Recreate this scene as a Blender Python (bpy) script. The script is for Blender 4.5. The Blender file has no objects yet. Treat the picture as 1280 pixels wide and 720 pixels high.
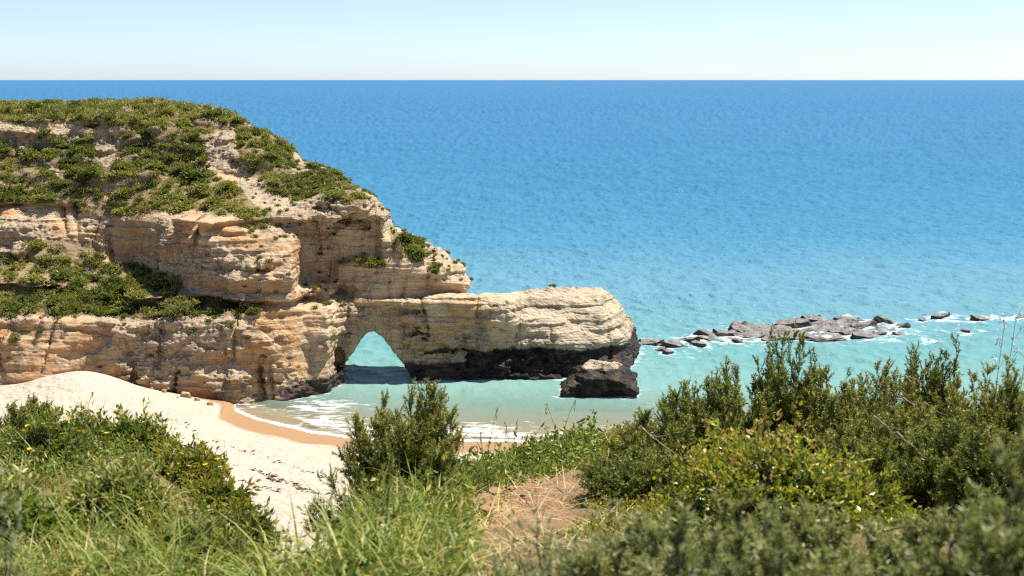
import bpy, bmesh, math, random
import numpy as np
from mathutils import Vector, Matrix

# ------------------------------------------------------------------ camera, sky, sun, exposure
scene = bpy.context.scene
COL = scene.collection
R = math.radians
EYE = 20.0                       # camera height above the sea, metres
PITCH = R(8.335)
FPX = 1280 * 50.0 / 36.0         # focal length in photo pixels (50 mm lens on a 36 mm sensor)
CP, SP = math.cos(PITCH), math.sin(PITCH)

cam_data = bpy.data.cameras.new("camera")
cam_data.lens = 50.0
cam_data.sensor_width = 36.0
cam_data.clip_start = 0.1
cam_data.clip_end = 200000.0
cam_data.dof.use_dof = True
cam_data.dof.focus_distance = 21.0
cam_data.dof.aperture_fstop = 5.2
cam = bpy.data.objects.new("camera", cam_data)
COL.objects.link(cam)
cam.location = (0, 0, EYE)
cam.rotation_euler = (math.pi / 2 - PITCH, 0, 0)
scene.camera = cam

SUN_AZ, SUN_EL = R(60), R(63)    # azimuth measured from +Y (out to sea) towards +X
S = Vector((math.cos(SUN_EL) * math.sin(SUN_AZ), math.cos(SUN_EL) * math.cos(SUN_AZ), math.sin(SUN_EL)))
sun_data = bpy.data.lights.new("sun", 'SUN')
sun_data.energy = 4.6
sun_data.angle = R(0.5)
sun_data.color = (1.0, 0.955, 0.88)
sun = bpy.data.objects.new("sun", sun_data)
COL.objects.link(sun)
sun.location = (30, 30, 60)
sun.rotation_euler = (-S).to_track_quat('-Z', 'Y').to_euler()

world = bpy.data.worlds.new("World")
scene.world = world
world.use_nodes = True
wn = world.node_tree
wn.nodes.clear()
sky = wn.nodes.new('ShaderNodeTexSky')
sky.sky_type = 'NISHITA'
sky.sun_disc = False
sky.sun_elevation = SUN_EL
sky.sun_rotation = SUN_AZ
sky.altitude = 0
sky.air_density = 0.45
sky.dust_density = 0.5
sky.ozone_density = 0.6
bg = wn.nodes.new('ShaderNodeBackground')
bg.inputs['Strength'].default_value = 0.109
wo = wn.nodes.new('ShaderNodeOutputWorld')
wn.links.new(sky.outputs[0], bg.inputs['Color'])
wn.links.new(bg.outputs[0], wo.inputs['Surface'])

scene.view_settings.view_transform = 'Standard'
scene.view_settings.look = 'None'
scene.view_settings.exposure = 0.80
scene.view_settings.gamma = 1.0
scene.render.film_transparent = False
scene.cycles.filter_width = 1.15
scene.cycles.max_bounces = 6
scene.cycles.diffuse_bounces = 4
scene.cycles.glossy_bounces = 2
scene.cycles.transmission_bounces = 4
scene.cycles.transparent_max_bounces = 8
scene.cycles.caustics_reflective = False
scene.cycles.caustics_refractive = False
scene.cycles.use_denoising = False
scene.cycles.sample_clamp_direct = 6.0
scene.cycles.sample_clamp_indirect = 4.0

# ------------------------------------------------------------------ reading points off the photograph
def W(px, py, D):
    """world point seen at photo pixel (px, py) at distance D straight out to sea"""
    u, v = (px - 640) / FPX, (360 - py) / FPX
    t = D / (CP + v * SP)
    return np.array((t * u, D, EYE + t * (v * CP - SP)))

def Wz(px, py, z=0.0):
    u, v = (px - 640) / FPX, (360 - py) / FPX
    t = (z - EYE) / (v * CP - SP)
    return np.array((t * u, t * (CP + v * SP), z))

def to_px(x, y, z):
    d = y * CP - (z - EYE) * SP
    return 640 + FPX * x / d, 360 - FPX * (y * SP + (z - EYE) * CP) / d

# ------------------------------------------------------------------ mesh helpers
def attr(me, name, vals, domain='POINT'):
    a = me.attributes.new(name, 'FLOAT', domain)
    a.data.foreach_set('value', np.ascontiguousarray(vals, dtype=np.float32))

def mesh_np(name, V, F, mat=None, smooth=True, attrs=None):
    """V (n,3), F (m,3) or (m,4)"""
    V = np.ascontiguousarray(V, dtype=np.float32)
    F = np.ascontiguousarray(F, dtype=np.int32)
    me = bpy.data.meshes.new(name)
    me.vertices.add(len(V))
    me.vertices.foreach_set('co', V.ravel())
    k = F.shape[1]
    me.loops.add(F.size)
    me.loops.foreach_set('vertex_index', F.ravel())
    me.polygons.add(len(F))
    me.polygons.foreach_set('loop_start', np.arange(0, F.size, k, dtype=np.int32))
    me.polygons.foreach_set('loop_total', np.full(len(F), k, dtype=np.int32))
    me.polygons.foreach_set('use_smooth', np.full(len(F), smooth, dtype=bool))
    me.update(calc_edges=True)
    if mat: me.materials.append(mat)
    for n, v in (attrs or {}).items(): attr(me, n, v)
    return me

def link(name, me, parent=None, loc=None):
    o = bpy.data.objects.new(name, me)
    COL.objects.link(o)
    if parent is not None:
        o.parent = parent
    if loc is not None: o.location = loc
    return o

def tag(o, label=None, cat=None, group=None, kind=None):
    for k, v in (('label', label), ('category', cat), ('group', group), ('kind', kind)):
        if v: o[k] = v
    return o

def empty(name, loc=(0, 0, 0), rz=0.0):
    o = bpy.data.objects.new(name, None)
    COL.objects.link(o)
    o.location = loc
    o.rotation_euler = (0, 0, rz)
    o.empty_display_size = 0.2
    return o

def copy_tree(o, kids, parent=None):
    """copy a thing with its parts; kids is {object: [children]}"""
    c = o.copy()
    COL.objects.link(c)
    if parent is not None: c.parent = parent
    for ch in kids.get(o.name, []):
        copy_tree(ch, kids, c)
    return c

# ------------------------------------------------------------------ node helper
class Nodes:
    def __init__(self, name):
        self.m = bpy.data.materials.new(name)
        self.m.use_nodes = True
        self.t = self.m.node_tree
        self.t.nodes.clear()
        self.out = self.t.nodes.new('ShaderNodeOutputMaterial')
    def put(self, sock, v):
        if v is None: return
        if hasattr(v, 'is_output') or isinstance(v, bpy.types.NodeSocket):
            self.t.links.new(v, sock)
        else:
            if isinstance(v, (tuple, list)) and len(v) == 3 and sock.type == 'RGBA': v = (*v, 1)
            sock.default_value = v
    def n(self, typ, ins=None, **props):
        nd = self.t.nodes.new(typ)
        for k, v in props.items(): setattr(nd, k, v)
        for k, v in (ins or {}).items(): self.put(nd.inputs[k], v)
        return nd
    def obj(self): return self.n('ShaderNodeTexCoord').outputs['Object']
    def geo(self, k): return self.n('ShaderNodeNewGeometry').outputs[k]
    def scale(self, vec, s): return self.n('ShaderNodeVectorMath', {0: vec, 1: s}, operation='MULTIPLY').outputs[0]
    def vadd(self, a, b): return self.n('ShaderNodeVectorMath', {0: a, 1: b}, operation='ADD').outputs[0]
    def noise(self, vec, scale, detail=4, rough=0.55, dist=0.0, out=0):
        return self.n('ShaderNodeTexNoise', {'Vector': vec, 'Scale': scale, 'Detail': detail, 'Roughness': rough, 'Distortion': dist}).outputs[out]
    def voro(self, vec, scale, feature='F1', out='Distance', rnd=1.0):
        return self.n('ShaderNodeTexVoronoi', {'Vector': vec, 'Scale': scale, 'Randomness': rnd}, feature=feature).outputs[out]
    def math(self, op, a, b=None, c=None, clamp=False):
        return self.n('ShaderNodeMath', {0: a, 1: b, 2: c}, operation=op, use_clamp=clamp).outputs[0]
    def ramp(self, fac, stops, interp='LINEAR'):
        nd = self.n('ShaderNodeValToRGB', {'Fac': fac})
        cr = nd.color_ramp
        cr.interpolation = interp
        while len(cr.elements) < len(stops): cr.elements.new(0.5)
        for e, (p, c) in zip(cr.elements, stops):
            e.position = p
            e.color = (*c, 1) if isinstance(c, (tuple, list)) else (c, c, c, 1)
        return nd.outputs[0]
    def map(self, v, a, b, c=0.0, d=1.0, smooth=False):
        return self.n('ShaderNodeMapRange', {0: v, 1: a, 2: b, 3: c, 4: d}, clamp=True,
                      interpolation_type='SMOOTHSTEP' if smooth else 'LINEAR').outputs[0]
    def mix(self, fac, a, b, mode='MIX'):
        nd = self.n('ShaderNodeMix', data_type='RGBA', blend_type=mode)
        self.put(nd.inputs[0], fac); self.put(nd.inputs[6], a); self.put(nd.inputs[7], b)
        return nd.outputs[2]
    def attr(self, name): return self.n('ShaderNodeAttribute', attribute_name=name).outputs['Fac']
    def sep(self, v): return self.n('ShaderNodeSeparateXYZ', {0: v}).outputs
    def comb(self, x, y, z): return self.n('ShaderNodeCombineXYZ', {0: x, 1: y, 2: z}).outputs[0]
    def bump(self, h, strength, dist, normal=None):
        return self.n('ShaderNodeBump', {'Height': h, 'Strength': strength, 'Distance': dist, 'Normal': normal}).outputs[0]
    def principled(self, **k):
        return self.n('ShaderNodeBsdfPrincipled', k).outputs[0]
    def finish(self, shader):
        self.t.links.new(shader, self.out.inputs['Surface'])
        return self.m

# ------------------------------------------------------------------ noise on regular grids (cubic B-spline value noise)
def _axis(c0, n, h, wl):
    p = (np.arange(n) * h) / wl
    i = np.floor(p).astype(int)
    t = (p - i).astype(np.float32)
    w = np.stack([(1 - t) ** 3 / 6, (3 * t ** 3 - 6 * t ** 2 + 4) / 6, (-3 * t ** 3 + 3 * t ** 2 + 3 * t + 1) / 6, t ** 3 / 6])
    return i, w.astype(np.float32), i.max() + 4

def grid_noise(shape, h, wl, seed):
    """3-D noise about -1..1 with wavelengths wl = (wx, wy, wz) metres"""
    rng = np.random.default_rng(seed)
    if np.isscalar(wl): wl = (wl,) * 3
    ax = [_axis(0, n, h, w) for n, w in zip(shape, wl)]
    a = rng.uniform(-1, 1, [x[2] for x in ax]).astype(np.float32)
    for d in range(3):
        i, w, _ = ax[d]
        a = np.moveaxis(a, d, 0)
        sh = (-1,) + (1,) * (a.ndim - 1)
        a = sum(a[i + k] * w[k].reshape(sh) for k in range(4))
        a = np.moveaxis(a, 0, d)
    return a * 2.2

class Noise2:
    """2-D value noise at any points"""
    def __init__(self, seed, wl):
        self.wl = wl
        self.g = np.random.default_rng(seed).uniform(-1, 1, (128, 128)).astype(np.float32)
    def __call__(self, x, y):
        px, py = np.asarray(x) / self.wl + 31.7, np.asarray(y) / self.wl + 17.3
        i, j = np.floor(px).astype(int), np.floor(py).astype(int)
        u, v = px - i, py - j
        u, v = u * u * (3 - 2 * u), v * v * (3 - 2 * v)
        g = self.g
        i0, i1, j0, j1 = i % 128, (i + 1) % 128, j % 128, (j + 1) % 128
        return (g[i0, j0] * (1 - u) + g[i1, j0] * u) * (1 - v) + (g[i0, j1] * (1 - u) + g[i1, j1] * u) * v

class Noise3:
    def __init__(self, seed, wl):
        self.wl = np.broadcast_to(np.asarray(wl, np.float32), (3,))
        self.g = np.random.default_rng(seed).uniform(-1, 1, (64, 64, 64)).astype(np.float32)
    def __call__(self, P):
        q = P / self.wl + 7.31
        i = np.floor(q).astype(np.int64)
        t = (q - i).astype(np.float32); t = t * t * (3 - 2 * t)
        a, b = i & 63, (i + 1) & 63
        g = self.g
        r = 0
        for cx, wx in ((a[:, 0], 1 - t[:, 0]), (b[:, 0], t[:, 0])):
            for cy, wy in ((a[:, 1], 1 - t[:, 1]), (b[:, 1], t[:, 1])):
                r = r + wx * wy * (g[cx, cy, a[:, 2]] * (1 - t[:, 2]) + g[cx, cy, b[:, 2]] * t[:, 2])
        return r

def split_quads(V, F, scal):
    """cut every quad into four; scal are per-vertex values carried along"""
    E = np.sort(np.concatenate([F[:, [k, (k + 1) % 4]] for k in range(4)]), 1)
    key = E[:, 0].astype(np.int64) * len(V) + E[:, 1]
    u, inv = np.unique(key, return_inverse=True)
    ea, eb = u // len(V), u % len(V)
    n, m, q = len(V), len(u), len(F)
    em = (n + inv).reshape(4, q)
    fc = n + m + np.arange(q)
    def ext(A): return np.concatenate([A, (A[ea] + A[eb]) / 2, A[F].mean(1)])
    F2 = np.concatenate([np.stack([F[:, k], em[k], fc, em[(k - 1) % 4]], 1) for k in range(4)])
    return ext(V), F2, [ext(a) for a in scal]

def fbm2(x, y, wl, octaves, seed):
    s, a, t = 0, 1.0, 0
    for k in range(octaves):
        s = s + a * Noise2(seed + k, wl / 2 ** k)(x, y)
        t += a
        a *= 0.5
    return s / t

# ------------------------------------------------------------------ iso-surface (surface nets)
def surface_nets(f, origin, h):
    nx, ny, nz = f.shape
    s = f < 0
    c = np.zeros((nx - 1, ny - 1, nz - 1), np.int8)
    for dx in (0, 1):
        for dy in (0, 1):
            for dz in (0, 1):
                c += s[dx:nx - 1 + dx, dy:ny - 1 + dy, dz:nz - 1 + dz]
    act = np.argwhere((c > 0) & (c < 8))
    idx = np.full(c.shape, -1, np.int32)
    idx[act[:, 0], act[:, 1], act[:, 2]] = np.arange(len(act))
    corners = [(dx, dy, dz) for dx in (0, 1) for dy in (0, 1) for dz in (0, 1)]
    val = {k: f[act[:, 0] + k[0], act[:, 1] + k[1], act[:, 2] + k[2]] for k in corners}
    P = np.zeros((len(act), 3), np.float32)
    cnt = np.zeros(len(act), np.float32)
    for a in corners:
        for d in range(3):
            if a[d]: continue
            b = tuple(1 if q == d else a[q] for q in range(3))
            va, vb = val[a], val[b]
            m = (va < 0) != (vb < 0)
            t = np.where(m, va / np.where(m, va - vb, 1), 0)
            p = np.tile(np.array(a, np.float32), (len(act), 1))
            p[:, d] = t
            P += p * m[:, None]
            cnt += m
    V = (act + P / cnt[:, None]) * h + np.array(origin, np.float32)
    quads = []
    for d in range(3):
        e1, e2 = [q for q in range(3) if q != d]
        sl0 = [slice(1, -1)] * 3; sl0[d] = slice(0, -1)
        sl1 = [slice(1, -1)] * 3; sl1[d] = slice(1, None)
        a, b = s[tuple(sl0)], s[tuple(sl1)]
        ed = np.argwhere(a != b)
        ins = a[ed[:, 0], ed[:, 1], ed[:, 2]]
        base = ed.copy()
        for q in range(3):
            if q != d: base[:, q] += 1
        def cell(o1, o2):
            g = base.copy(); g[:, e1] += o1; g[:, e2] += o2
            return idx[g[:, 0], g[:, 1], g[:, 2]]
        q4 = np.stack([cell(-1, -1), cell(0, -1), cell(0, 0), cell(-1, 0)], 1)
        flip = ins if d != 1 else ~ins
        q4[~flip] = q4[~flip][:, ::-1]
        quads.append(q4)
    Q = np.concatenate(quads)
    Q = Q[(Q >= 0).all(1)]
    return V, Q

def vert_normals(V, F):
    n = np.cross(V[F[:, 2]] - V[F[:, 0]], V[F[:, -1]] - V[F[:, 1]])
    N = np.zeros_like(V)
    for k in range(F.shape[1]): np.add.at(N, F[:, k], n)
    return N / (np.linalg.norm(N, axis=1, keepdims=True) + 1e-9)

def in_poly(x, y, poly):
    x, y = np.broadcast_arrays(x, y)
    c = np.zeros(x.shape, bool)
    n = len(poly)
    for i in range(n):
        x0, y0 = poly[i]; x1, y1 = poly[(i + 1) % n]
        if y0 == y1: continue
        c ^= ((y0 > y) != (y1 > y)) & (x < (x1 - x0) * (y - y0) / (y1 - y0) + x0)
    return c

def poly_sdf(x, y, poly):
    x, y = np.broadcast_arrays(x, y)
    d = np.full(x.shape, 1e9, np.float32)
    n = len(poly)
    for i in range(n):
        ax, ay = poly[i]; bx, by = poly[(i + 1) % n]
        ex, ey = bx - ax, by - ay
        t = np.clip(((x - ax) * ex + (y - ay) * ey) / (ex * ex + ey * ey + 1e-9), 0, 1)
        d = np.minimum(d, np.hypot(x - ax - t * ex, y - ay - t * ey))
    return np.where(in_poly(x, y, poly), -d, d)
# ------------------------------------------------------------------ rock materials
def rock_material(name, ochre_lo, ochre_hi, cream, crust, dark_rock, pit=0.5):
    N = Nodes(name)
    p = N.obj()
    wob = N.noise(p, 0.35, 3)
    band_p = N.vadd(N.scale(p, (0.16, 0.16, 1.3)), N.comb(0, 0, N.math('MULTIPLY', wob, 0.8)))
    band = N.noise(band_p, 1.0, 5, 0.62)
    patch = N.noise(p, 0.42, 5, 0.6)
    fine = N.noise(p, 3.2, 8, 0.68)
    grit = N.noise(p, 17.0, 4, 0.7)
    col = N.mix(N.map(band, 0.36, 0.64), ochre_lo, ochre_hi)
    col = N.mix(N.map(N.math('ADD', patch, N.math('MULTIPLY', N.attr('pale'), 0.25)), 0.50, 0.66), col, cream)
    # thin darker seams that follow the bedding
    seam = N.noise(N.vadd(N.scale(p, (0.22, 0.22, 4.2)), N.comb(0, 0, N.math('MULTIPLY', wob, 2.0))), 1.0, 3, 0.5)
    seam_m = N.math('MULTIPLY', N.map(N.math('ABSOLUTE', N.math('SUBTRACT', seam, 0.5)), 0.0, 0.035, 1, 0), 0.32)
    col = N.mix(seam_m, col, (0.22, 0.13, 0.07))
    # pale weathered crust on ledges and rough ground, grey lichen on the tops
    nz = N.sep(N.geo('Normal'))[2]
    rough = N.attr('crust')
    cm = N.map(N.math('ADD', N.math('ADD', N.math('MULTIPLY', nz, 0.45), N.math('MULTIPLY', rough, 0.75)), N.math('MULTIPLY', N.math('SUBTRACT', fine, 0.5), 1.2)), 0.22, 0.50)
    col = N.mix(cm, col, N.mix(N.map(fine, 0.40, 0.62), crust, cream))
    # grey-black lichen streaks
    streak = N.noise(N.scale(p, (1.3, 1.3, 0.35)), 1.0, 6, 0.66)
    col = N.mix(N.math('MULTIPLY', N.map(streak, 0.50, 0.64), 0.70), col, (0.20, 0.16, 0.12))
    col = N.mix(N.math('MULTIPLY', N.map(fine, 0.62, 0.74), 0.5), col, (0.16, 0.12, 0.09))
    # soil and litter where plants grow
    col = N.mix(N.math('MULTIPLY', N.map(N.attr('veg'), 0.25, 0.7), 0.85), col, N.mix(fine, (0.17, 0.12, 0.055), (0.36, 0.27, 0.145)))
    # the band the tide wets: black algae and barnacles
    dk = N.map(N.math('ADD', N.attr('dark'), N.math('MULTIPLY', N.math('SUBTRACT', fine, 0.5), 0.7)), 0.38, 0.62)
    col = N.mix(dk, col, N.mix(N.map(N.noise(p, 1.1, 6, 0.7), 0.48, 0.74), dark_rock, (0.17, 0.11, 0.07)))
    pits = N.voro(N.vadd(N.scale(p, (1, 1, 1.35)), N.scale(N.noise(p, 1.6, 3, out=1), (0.5, 0.5, 0.5))), 2.3)
    h = N.math('ADD', N.math('MULTIPLY', fine, 1.0), N.math('MULTIPLY', N.map(pits, 0.0, 0.5), pit * 0.55))
    h = N.math('ADD', h, N.math('MULTIPLY', grit, 0.16))
    h = N.math('ADD', h, N.math('MULTIPLY', seam_m, -0.35))
    nrm = N.bump(N.math('MULTIPLY', h, N.map(rough, 0.0, 0.8, 0.4, 1.1)), 1.0, 0.32)
    rg = N.map(dk, 0, 1, 0.92, 0.62)
    return N.finish(N.principled(**{'Base Color': col, 'Roughness': rg, 'Normal': nrm, 'Specular IOR Level': 0.25}))

ROCK = rock_material('ochre_limestone', (0.44, 0.215, 0.075), (0.52, 0.345, 0.18), (0.56, 0.415, 0.25), (0.50, 0.395, 0.27), (0.045, 0.034, 0.026))
ARCH = rock_material('pale_limestone', (0.46, 0.27, 0.11), (0.54, 0.37, 0.19), (0.57, 0.45, 0.29), (0.53, 0.44, 0.315), (0.030, 0.024, 0.020), 1.0)

# ------------------------------------------------------------------ the headland and its arch, carved from a solid
# profiles read up the cliff: for a column of the photo, (row, distance out to sea) of the rock surface
HEAD = {
 -260: [(505, 84.5), (490, 85.5), (440, 86.2), (400, 87.4), (393, 88.4), (355, 92.5), (312, 96.5), (258, 98.2), (252, 99.5), (186, 105), (152, 106.5), (148, 107.2), (126, 112)],
 0: [(505, 85.2), (487, 86), (440, 86.6), (400, 87.6), (393, 88.6), (355, 92.5), (312, 96.5), (258, 98.2), (252, 99.5), (186, 105), (152, 106.5), (148, 107.2), (128, 112)],
 60: [(505, 85.4), (484, 86), (440, 86.8), (400, 87.8), (393, 88.8), (350, 93.5), (300, 97.3), (268, 98.3), (262, 99.3), (200, 104.5), (150, 107), (147, 108), (127, 113)],
 120: [(505, 85.6), (480, 86.3), (400, 88), (394, 89), (340, 95.5), (312, 97.8), (275, 98.6), (268, 99.2), (190, 105), (150, 108), (126, 113)],
 165: [(508, 85.8), (490, 86.5), (402, 88), (396, 89), (335, 96), (325, 97.0), (272, 97.2), (264, 98.0), (190, 104.8), (124, 113)],
 205: [(510, 86), (495, 86.6), (400, 88), (394, 89), (352, 93.6), (342, 94), (330, 93.2), (300, 93.5), (272, 94.6), (262, 96.3), (190, 104.5), (124, 113)],
 260: [(510, 86), (497, 86.6), (400, 88.2), (396, 89), (372, 91.3), (364, 91.3), (345, 90.8), (300, 92.1), (276, 94.0), (268, 95.5), (200, 103.5), (133, 111)],
 300: [(512, 86), (500, 86.6), (392, 88.4), (388, 89.2), (382, 90.2), (374, 90), (345, 90.0), (290, 92.8), (283, 94.2), (240, 99), (160, 108), (149, 109)],
 340: [(515, 86.2), (505, 86.6), (440, 87.4), (385, 88.8), (380, 89.6), (377, 89.9), (350, 89.9), (285, 93.5), (280, 94.5), (230, 99), (172, 106.5)],
 365: [(515, 86.2), (505, 86.8), (440, 88), (385, 89.4), (379, 90), (350, 90.2), (300, 93), (270, 96), (240, 98.5), (188, 106)],
 380: [(510, 87), (498, 87.6), (440, 89), (385, 90), (375, 91), (365, 94.8), (350, 95.2), (290, 96.3), (280, 95.3), (255, 97.5), (200, 105)],
 410: [(505, 88.2), (495, 88.9), (385, 90.5), (374, 92.0), (365, 96.2), (350, 96.2), (290, 97.0), (268, 95.3), (250, 97), (208, 104)],
 424: [(498, 91.4), (485, 92.0), (440, 92.6), (385, 93.0), (365, 96.2), (354, 95.8), (335, 95.6), (325, 96.6), (272, 97.2), (262, 94.8), (245, 96.6), (222, 102)],
 460: [(490, 93), (480, 93.9), (365, 94.4), (355, 94.7), (335, 95.0), (322, 96.6), (272, 97.4), (259, 94.4), (250, 95.2), (241, 99)],
 478: [(490, 93), (480, 93.9), (365, 94.4), (355, 94.6), (335, 94.7), (322, 95.3), (290, 95.8), (270, 95.2), (256, 99)],
 500: [(490, 93), (480, 93.9), (365, 94.4), (352, 94.4), (335, 94.5), (318, 95.2), (300, 95.7), (285, 98.5)],
 550: [(490, 93), (480, 93.9), (366, 95.2), (362, 94.9), (356, 94.5), (335, 94.8), (308, 98)],
 580: [(490, 93), (480, 93.9), (366, 95.6), (362, 95.2), (355, 95.0), (345, 96), (330, 97.5)],
 590: [(490, 93), (480, 93.9), (366, 96.6), (362, 96.4), (356, 96.4), (350, 97.2)],
}
PROM = {
 380: [(488, 95.2), (478, 95.4), (430, 95.4), (385, 95.0), (370, 95.2), (362, 96), (357, 98)],
 420: [(486, 94.2), (478, 94.5), (430, 94.8), (420, 94.2), (385, 93.9), (370, 94.1), (362, 95), (357, 98)],
 470: [(486, 93.6), (478, 94.0), (440, 94.4), (425, 93.9), (395, 93.7), (374, 93.8), (368, 94.4), (362, 94.8), (357, 97)],
 520: [(485, 93.0), (475, 93.5), (447, 94.6), (438, 94.2), (430, 93.8), (390, 93.8), (368, 93.9), (362, 95), (358, 97)],
 600: [(483, 93.1), (473, 93.7), (442, 94.9), (435, 94.3), (390, 93.9), (367, 94.2), (361, 95.3), (358, 97)],
 636: [(483, 93.2), (472, 93.8), (442, 94.9), (434, 94.3), (400, 94.0), (370, 95.0), (362, 96.3), (359, 98)],
 662: [(482, 93.4), (471, 94.0), (442, 94.9), (432, 94.4), (400, 95.4), (372, 97.4), (358, 99.2), (356, 101)],
 700: [(480, 93.7), (470, 94.3), (442, 95.2), (432, 94.7), (400, 96.2), (370, 98.6), (357, 100.4), (354, 102)],
 750: [(474, 94.6), (460, 95.3), (440, 96.6), (428, 96.0), (400, 97.6), (370, 99.8), (358, 101.5), (355, 103)],
 775: [(466, 96.2), (448, 97.2), (434, 97.9), (425, 97.4), (400, 99.5), (386, 101), (378, 102.5)],
 789: [(458, 98.5), (442, 99.4), (425, 99.4), (415, 101.0), (405, 103), (400, 104)],
 796: [(455, 101.5), (445, 102), (436, 102.2), (430, 103), (424, 104.5), (420, 105)],
}
OPENING = [(402, 500), (425, 484), (429, 474), (430, 456), (435, 444), (445, 436), (450, 426), (459, 418), (469, 418), (480, 426), (491, 436),
           (500, 449), (508, 462), (516, 476), (522, 500)]
OPEN_W = [tuple(W(a, b, 94.0)[[0, 2]]) for a, b in OPENING]

def carve(prof, lo, hi, h, left, right, back_run, back_dip, noise, strata, seed, joints, thin, hollow=False, joint_d=0.55):
    nx, ny, nz = [int((b - a) / h) + 1 for a, b in zip(lo, hi)]
    X = (lo[0] + h * np.arange(nx, dtype=np.float32))[:, None, None]
    Y = (lo[1] + h * np.arange(ny, dtype=np.float32))[None, :, None]
    Z = (lo[2] + h * np.arange(nz, dtype=np.float32))[None, None, :]
    cols = np.array(sorted(prof), np.float32)
    zt = np.arange(lo[2] - 0.5, hi[2] + 1.0, 0.1)
    tab, top, ridge = [], [], []
    for c in sorted(prof):
        pts = np.array([W(c, py, D) for py, D in prof[c]])
        o = np.argsort(pts[:, 2])
        z, y = pts[o, 2], pts[o, 1]
        yy = np.interp(zt, z, y)
        yy = np.where(zt > z[-1], y[-1] + (zt - z[-1]) * 6, yy)
        tab.append(yy); top.append(z[-1]); ridge.append(y[-1])
    tab = np.array(tab)
    pc = np.arange(cols[0], cols[-1] + 0.01, 2.0)
    tab = np.stack([np.interp(pc, cols, tab[:, k]) for k in range(tab.shape[1])], 1)
    k = np.array([1, 2, 3, 2, 1]) / 9.0                              # soften the table a little
    tab = sum(w * np.roll(tab, s, 1) for w, s in zip(k, (-2, -1, 0, 1, 2)))
    top, ridge = np.interp(pc, cols, top), np.interp(pc, cols, ridge)
    gz = np.gradient(tab, 0.1, axis=1)
    px = 640 + FPX * X / (Y * CP + (EYE - Z) * SP)
    ci = np.clip((px - pc[0]) / 2.0, 0, len(pc) - 1.001)
    c0 = ci.astype(np.int32); ct = (ci - c0).astype(np.float32)
    zi = np.clip((Z - zt[0]) / 0.1, 0, len(zt) - 1.001)
    z0 = np.broadcast_to(zi.astype(np.int32), c0.shape); zf = (zi - zi.astype(np.int32)).astype(np.float32)
    tab = tab.astype(np.float32)
    def look(T):
        a = T[c0, z0] * (1 - zf) + T[c0, z0 + 1] * zf
        b = T[c0 + 1, z0] * (1 - zf) + T[c0 + 1, z0 + 1] * zf
        return a * (1 - ct) + b * ct
    F = look(tab)
    g = 1.0 / np.sqrt(1 + look(np.clip(gz, -5, 5).astype(np.float32)) ** 2)
    f = (F - Y) * g
    del F
    tp = np.interp(px, pc, top).astype(np.float32)
    rd = np.interp(px, pc, ridge).astype(np.float32)
    dep = (EYE - tp) / rd + back_dip
    calm = np.clip((tp - Z) / 1.2, 0.3, 1).astype(np.float32)      # the tops are worn smooth
    f = np.maximum(f, (Z - tp + (Y - rd) * dep) * 0.98)
    f = np.maximum(f, (Y - rd - back_run - np.clip((thin[0] - px) * abs(thin[1]), 0, abs(thin[2])) * np.sign(thin[1])) * 0.9)
    f = np.maximum(f, (px - right) / 19.0)
    f = np.maximum(f, (left - px) / 19.0)
    del tp, rd, dep
    # bedding: each layer sticks out or is eaten back by its own amount
    rng = np.random.default_rng(seed)
    sh = (nx, ny, nz)
    warp = grid_noise(sh, h, (9, 9, 9), seed + 1) * 0.35
    zb, v = [lo[2] - 2], [0.0]
    while zb[-1] < hi[2] + 2:
        t = rng.uniform(*strata[0])
        val = rng.uniform(-1, 1)
        zb += [zb[-1] + t * 0.22, zb[-1] + t]
        v += [val, val]
    layer = np.interp((Z + 0.03 * X + warp).ravel(), zb, v).reshape(sh).astype(np.float32)
    soft = np.clip(grid_noise(sh, h, (6, 6, 5), seed + 2) * 0.6 + 0.6, 0.15, 1.2)
    f -= layer * soft * strata[1]
    del layer
    # smooth broken faces next to rough weathered ground
    rgh = np.clip(grid_noise(sh, h, (4.6, 4.6, 2.6), seed + 5) * 1.3 + grid_noise(sh, h, (1.3, 1.3, 0.9), seed + 6) * 0.6 + 0.55, 0.0, 1.0)
    for i, (wl, a) in enumerate(noise):
        nn = grid_noise(sh, h, wl, seed + 10 + i)
        if i in (1, 2, 3): nn = np.abs(nn) * 1.5 - 0.5           # billowed: blunt blocks parted by sharp creases
        f -= nn * a * (rgh * 1.0 + 0.30 if i > 1 else 1.0) * calm
    # upright joints that split the rock into blocks
    jw = grid_noise(sh, h, (3, 3, 1.6), seed + 7) * 0.45
    for k in range(joints):
        jx, jz, jl, jt = rng.uniform(lo[0] + 2, hi[0] - 1), rng.uniform(0, hi[2] * 0.75), rng.uniform(1.2, 3.0), rng.uniform(-0.35, 0.35)
        f += (joint_d * np.exp(-np.abs((X - jx + jt * (Z - jz) + jw) / 0.11)) * np.clip(1.6 - np.abs(Z - jz) / jl * 1.6, 0, 1)).astype(np.float32)
    # the way through under the arch
    sx = np.arange(-16, -3, 0.08, dtype=np.float32)
    sz = np.arange(-3, 6, 0.08, dtype=np.float32)
    tun = poly_sdf(sx[:, None], sz[None, :], OPEN_W).astype(np.float32)
    ux = np.clip((X + 0.098 * (Y - 94.0) - sx[0]) / 0.08, 0, len(sx) - 1.001)
    uz = np.clip((Z - sz[0]) / 0.08, 0, len(sz) - 1.001)
    i0 = np.broadcast_to(ux, sh).astype(np.int32); j0 = np.broadcast_to(uz, sh).astype(np.int32)
    tu = ux - np.floor(ux); tz = uz - np.floor(uz)
    q = (tun[i0, j0] * (1 - tu) + tun[i0 + 1, j0] * tu) * (1 - tz) + (tun[i0, j0 + 1] * (1 - tu) + tun[i0 + 1, j0 + 1] * tu) * tz
    rough = grid_noise(sh, h, 0.9, seed + 40) * 0.14
    f = np.maximum(f, -(q + rough))
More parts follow.
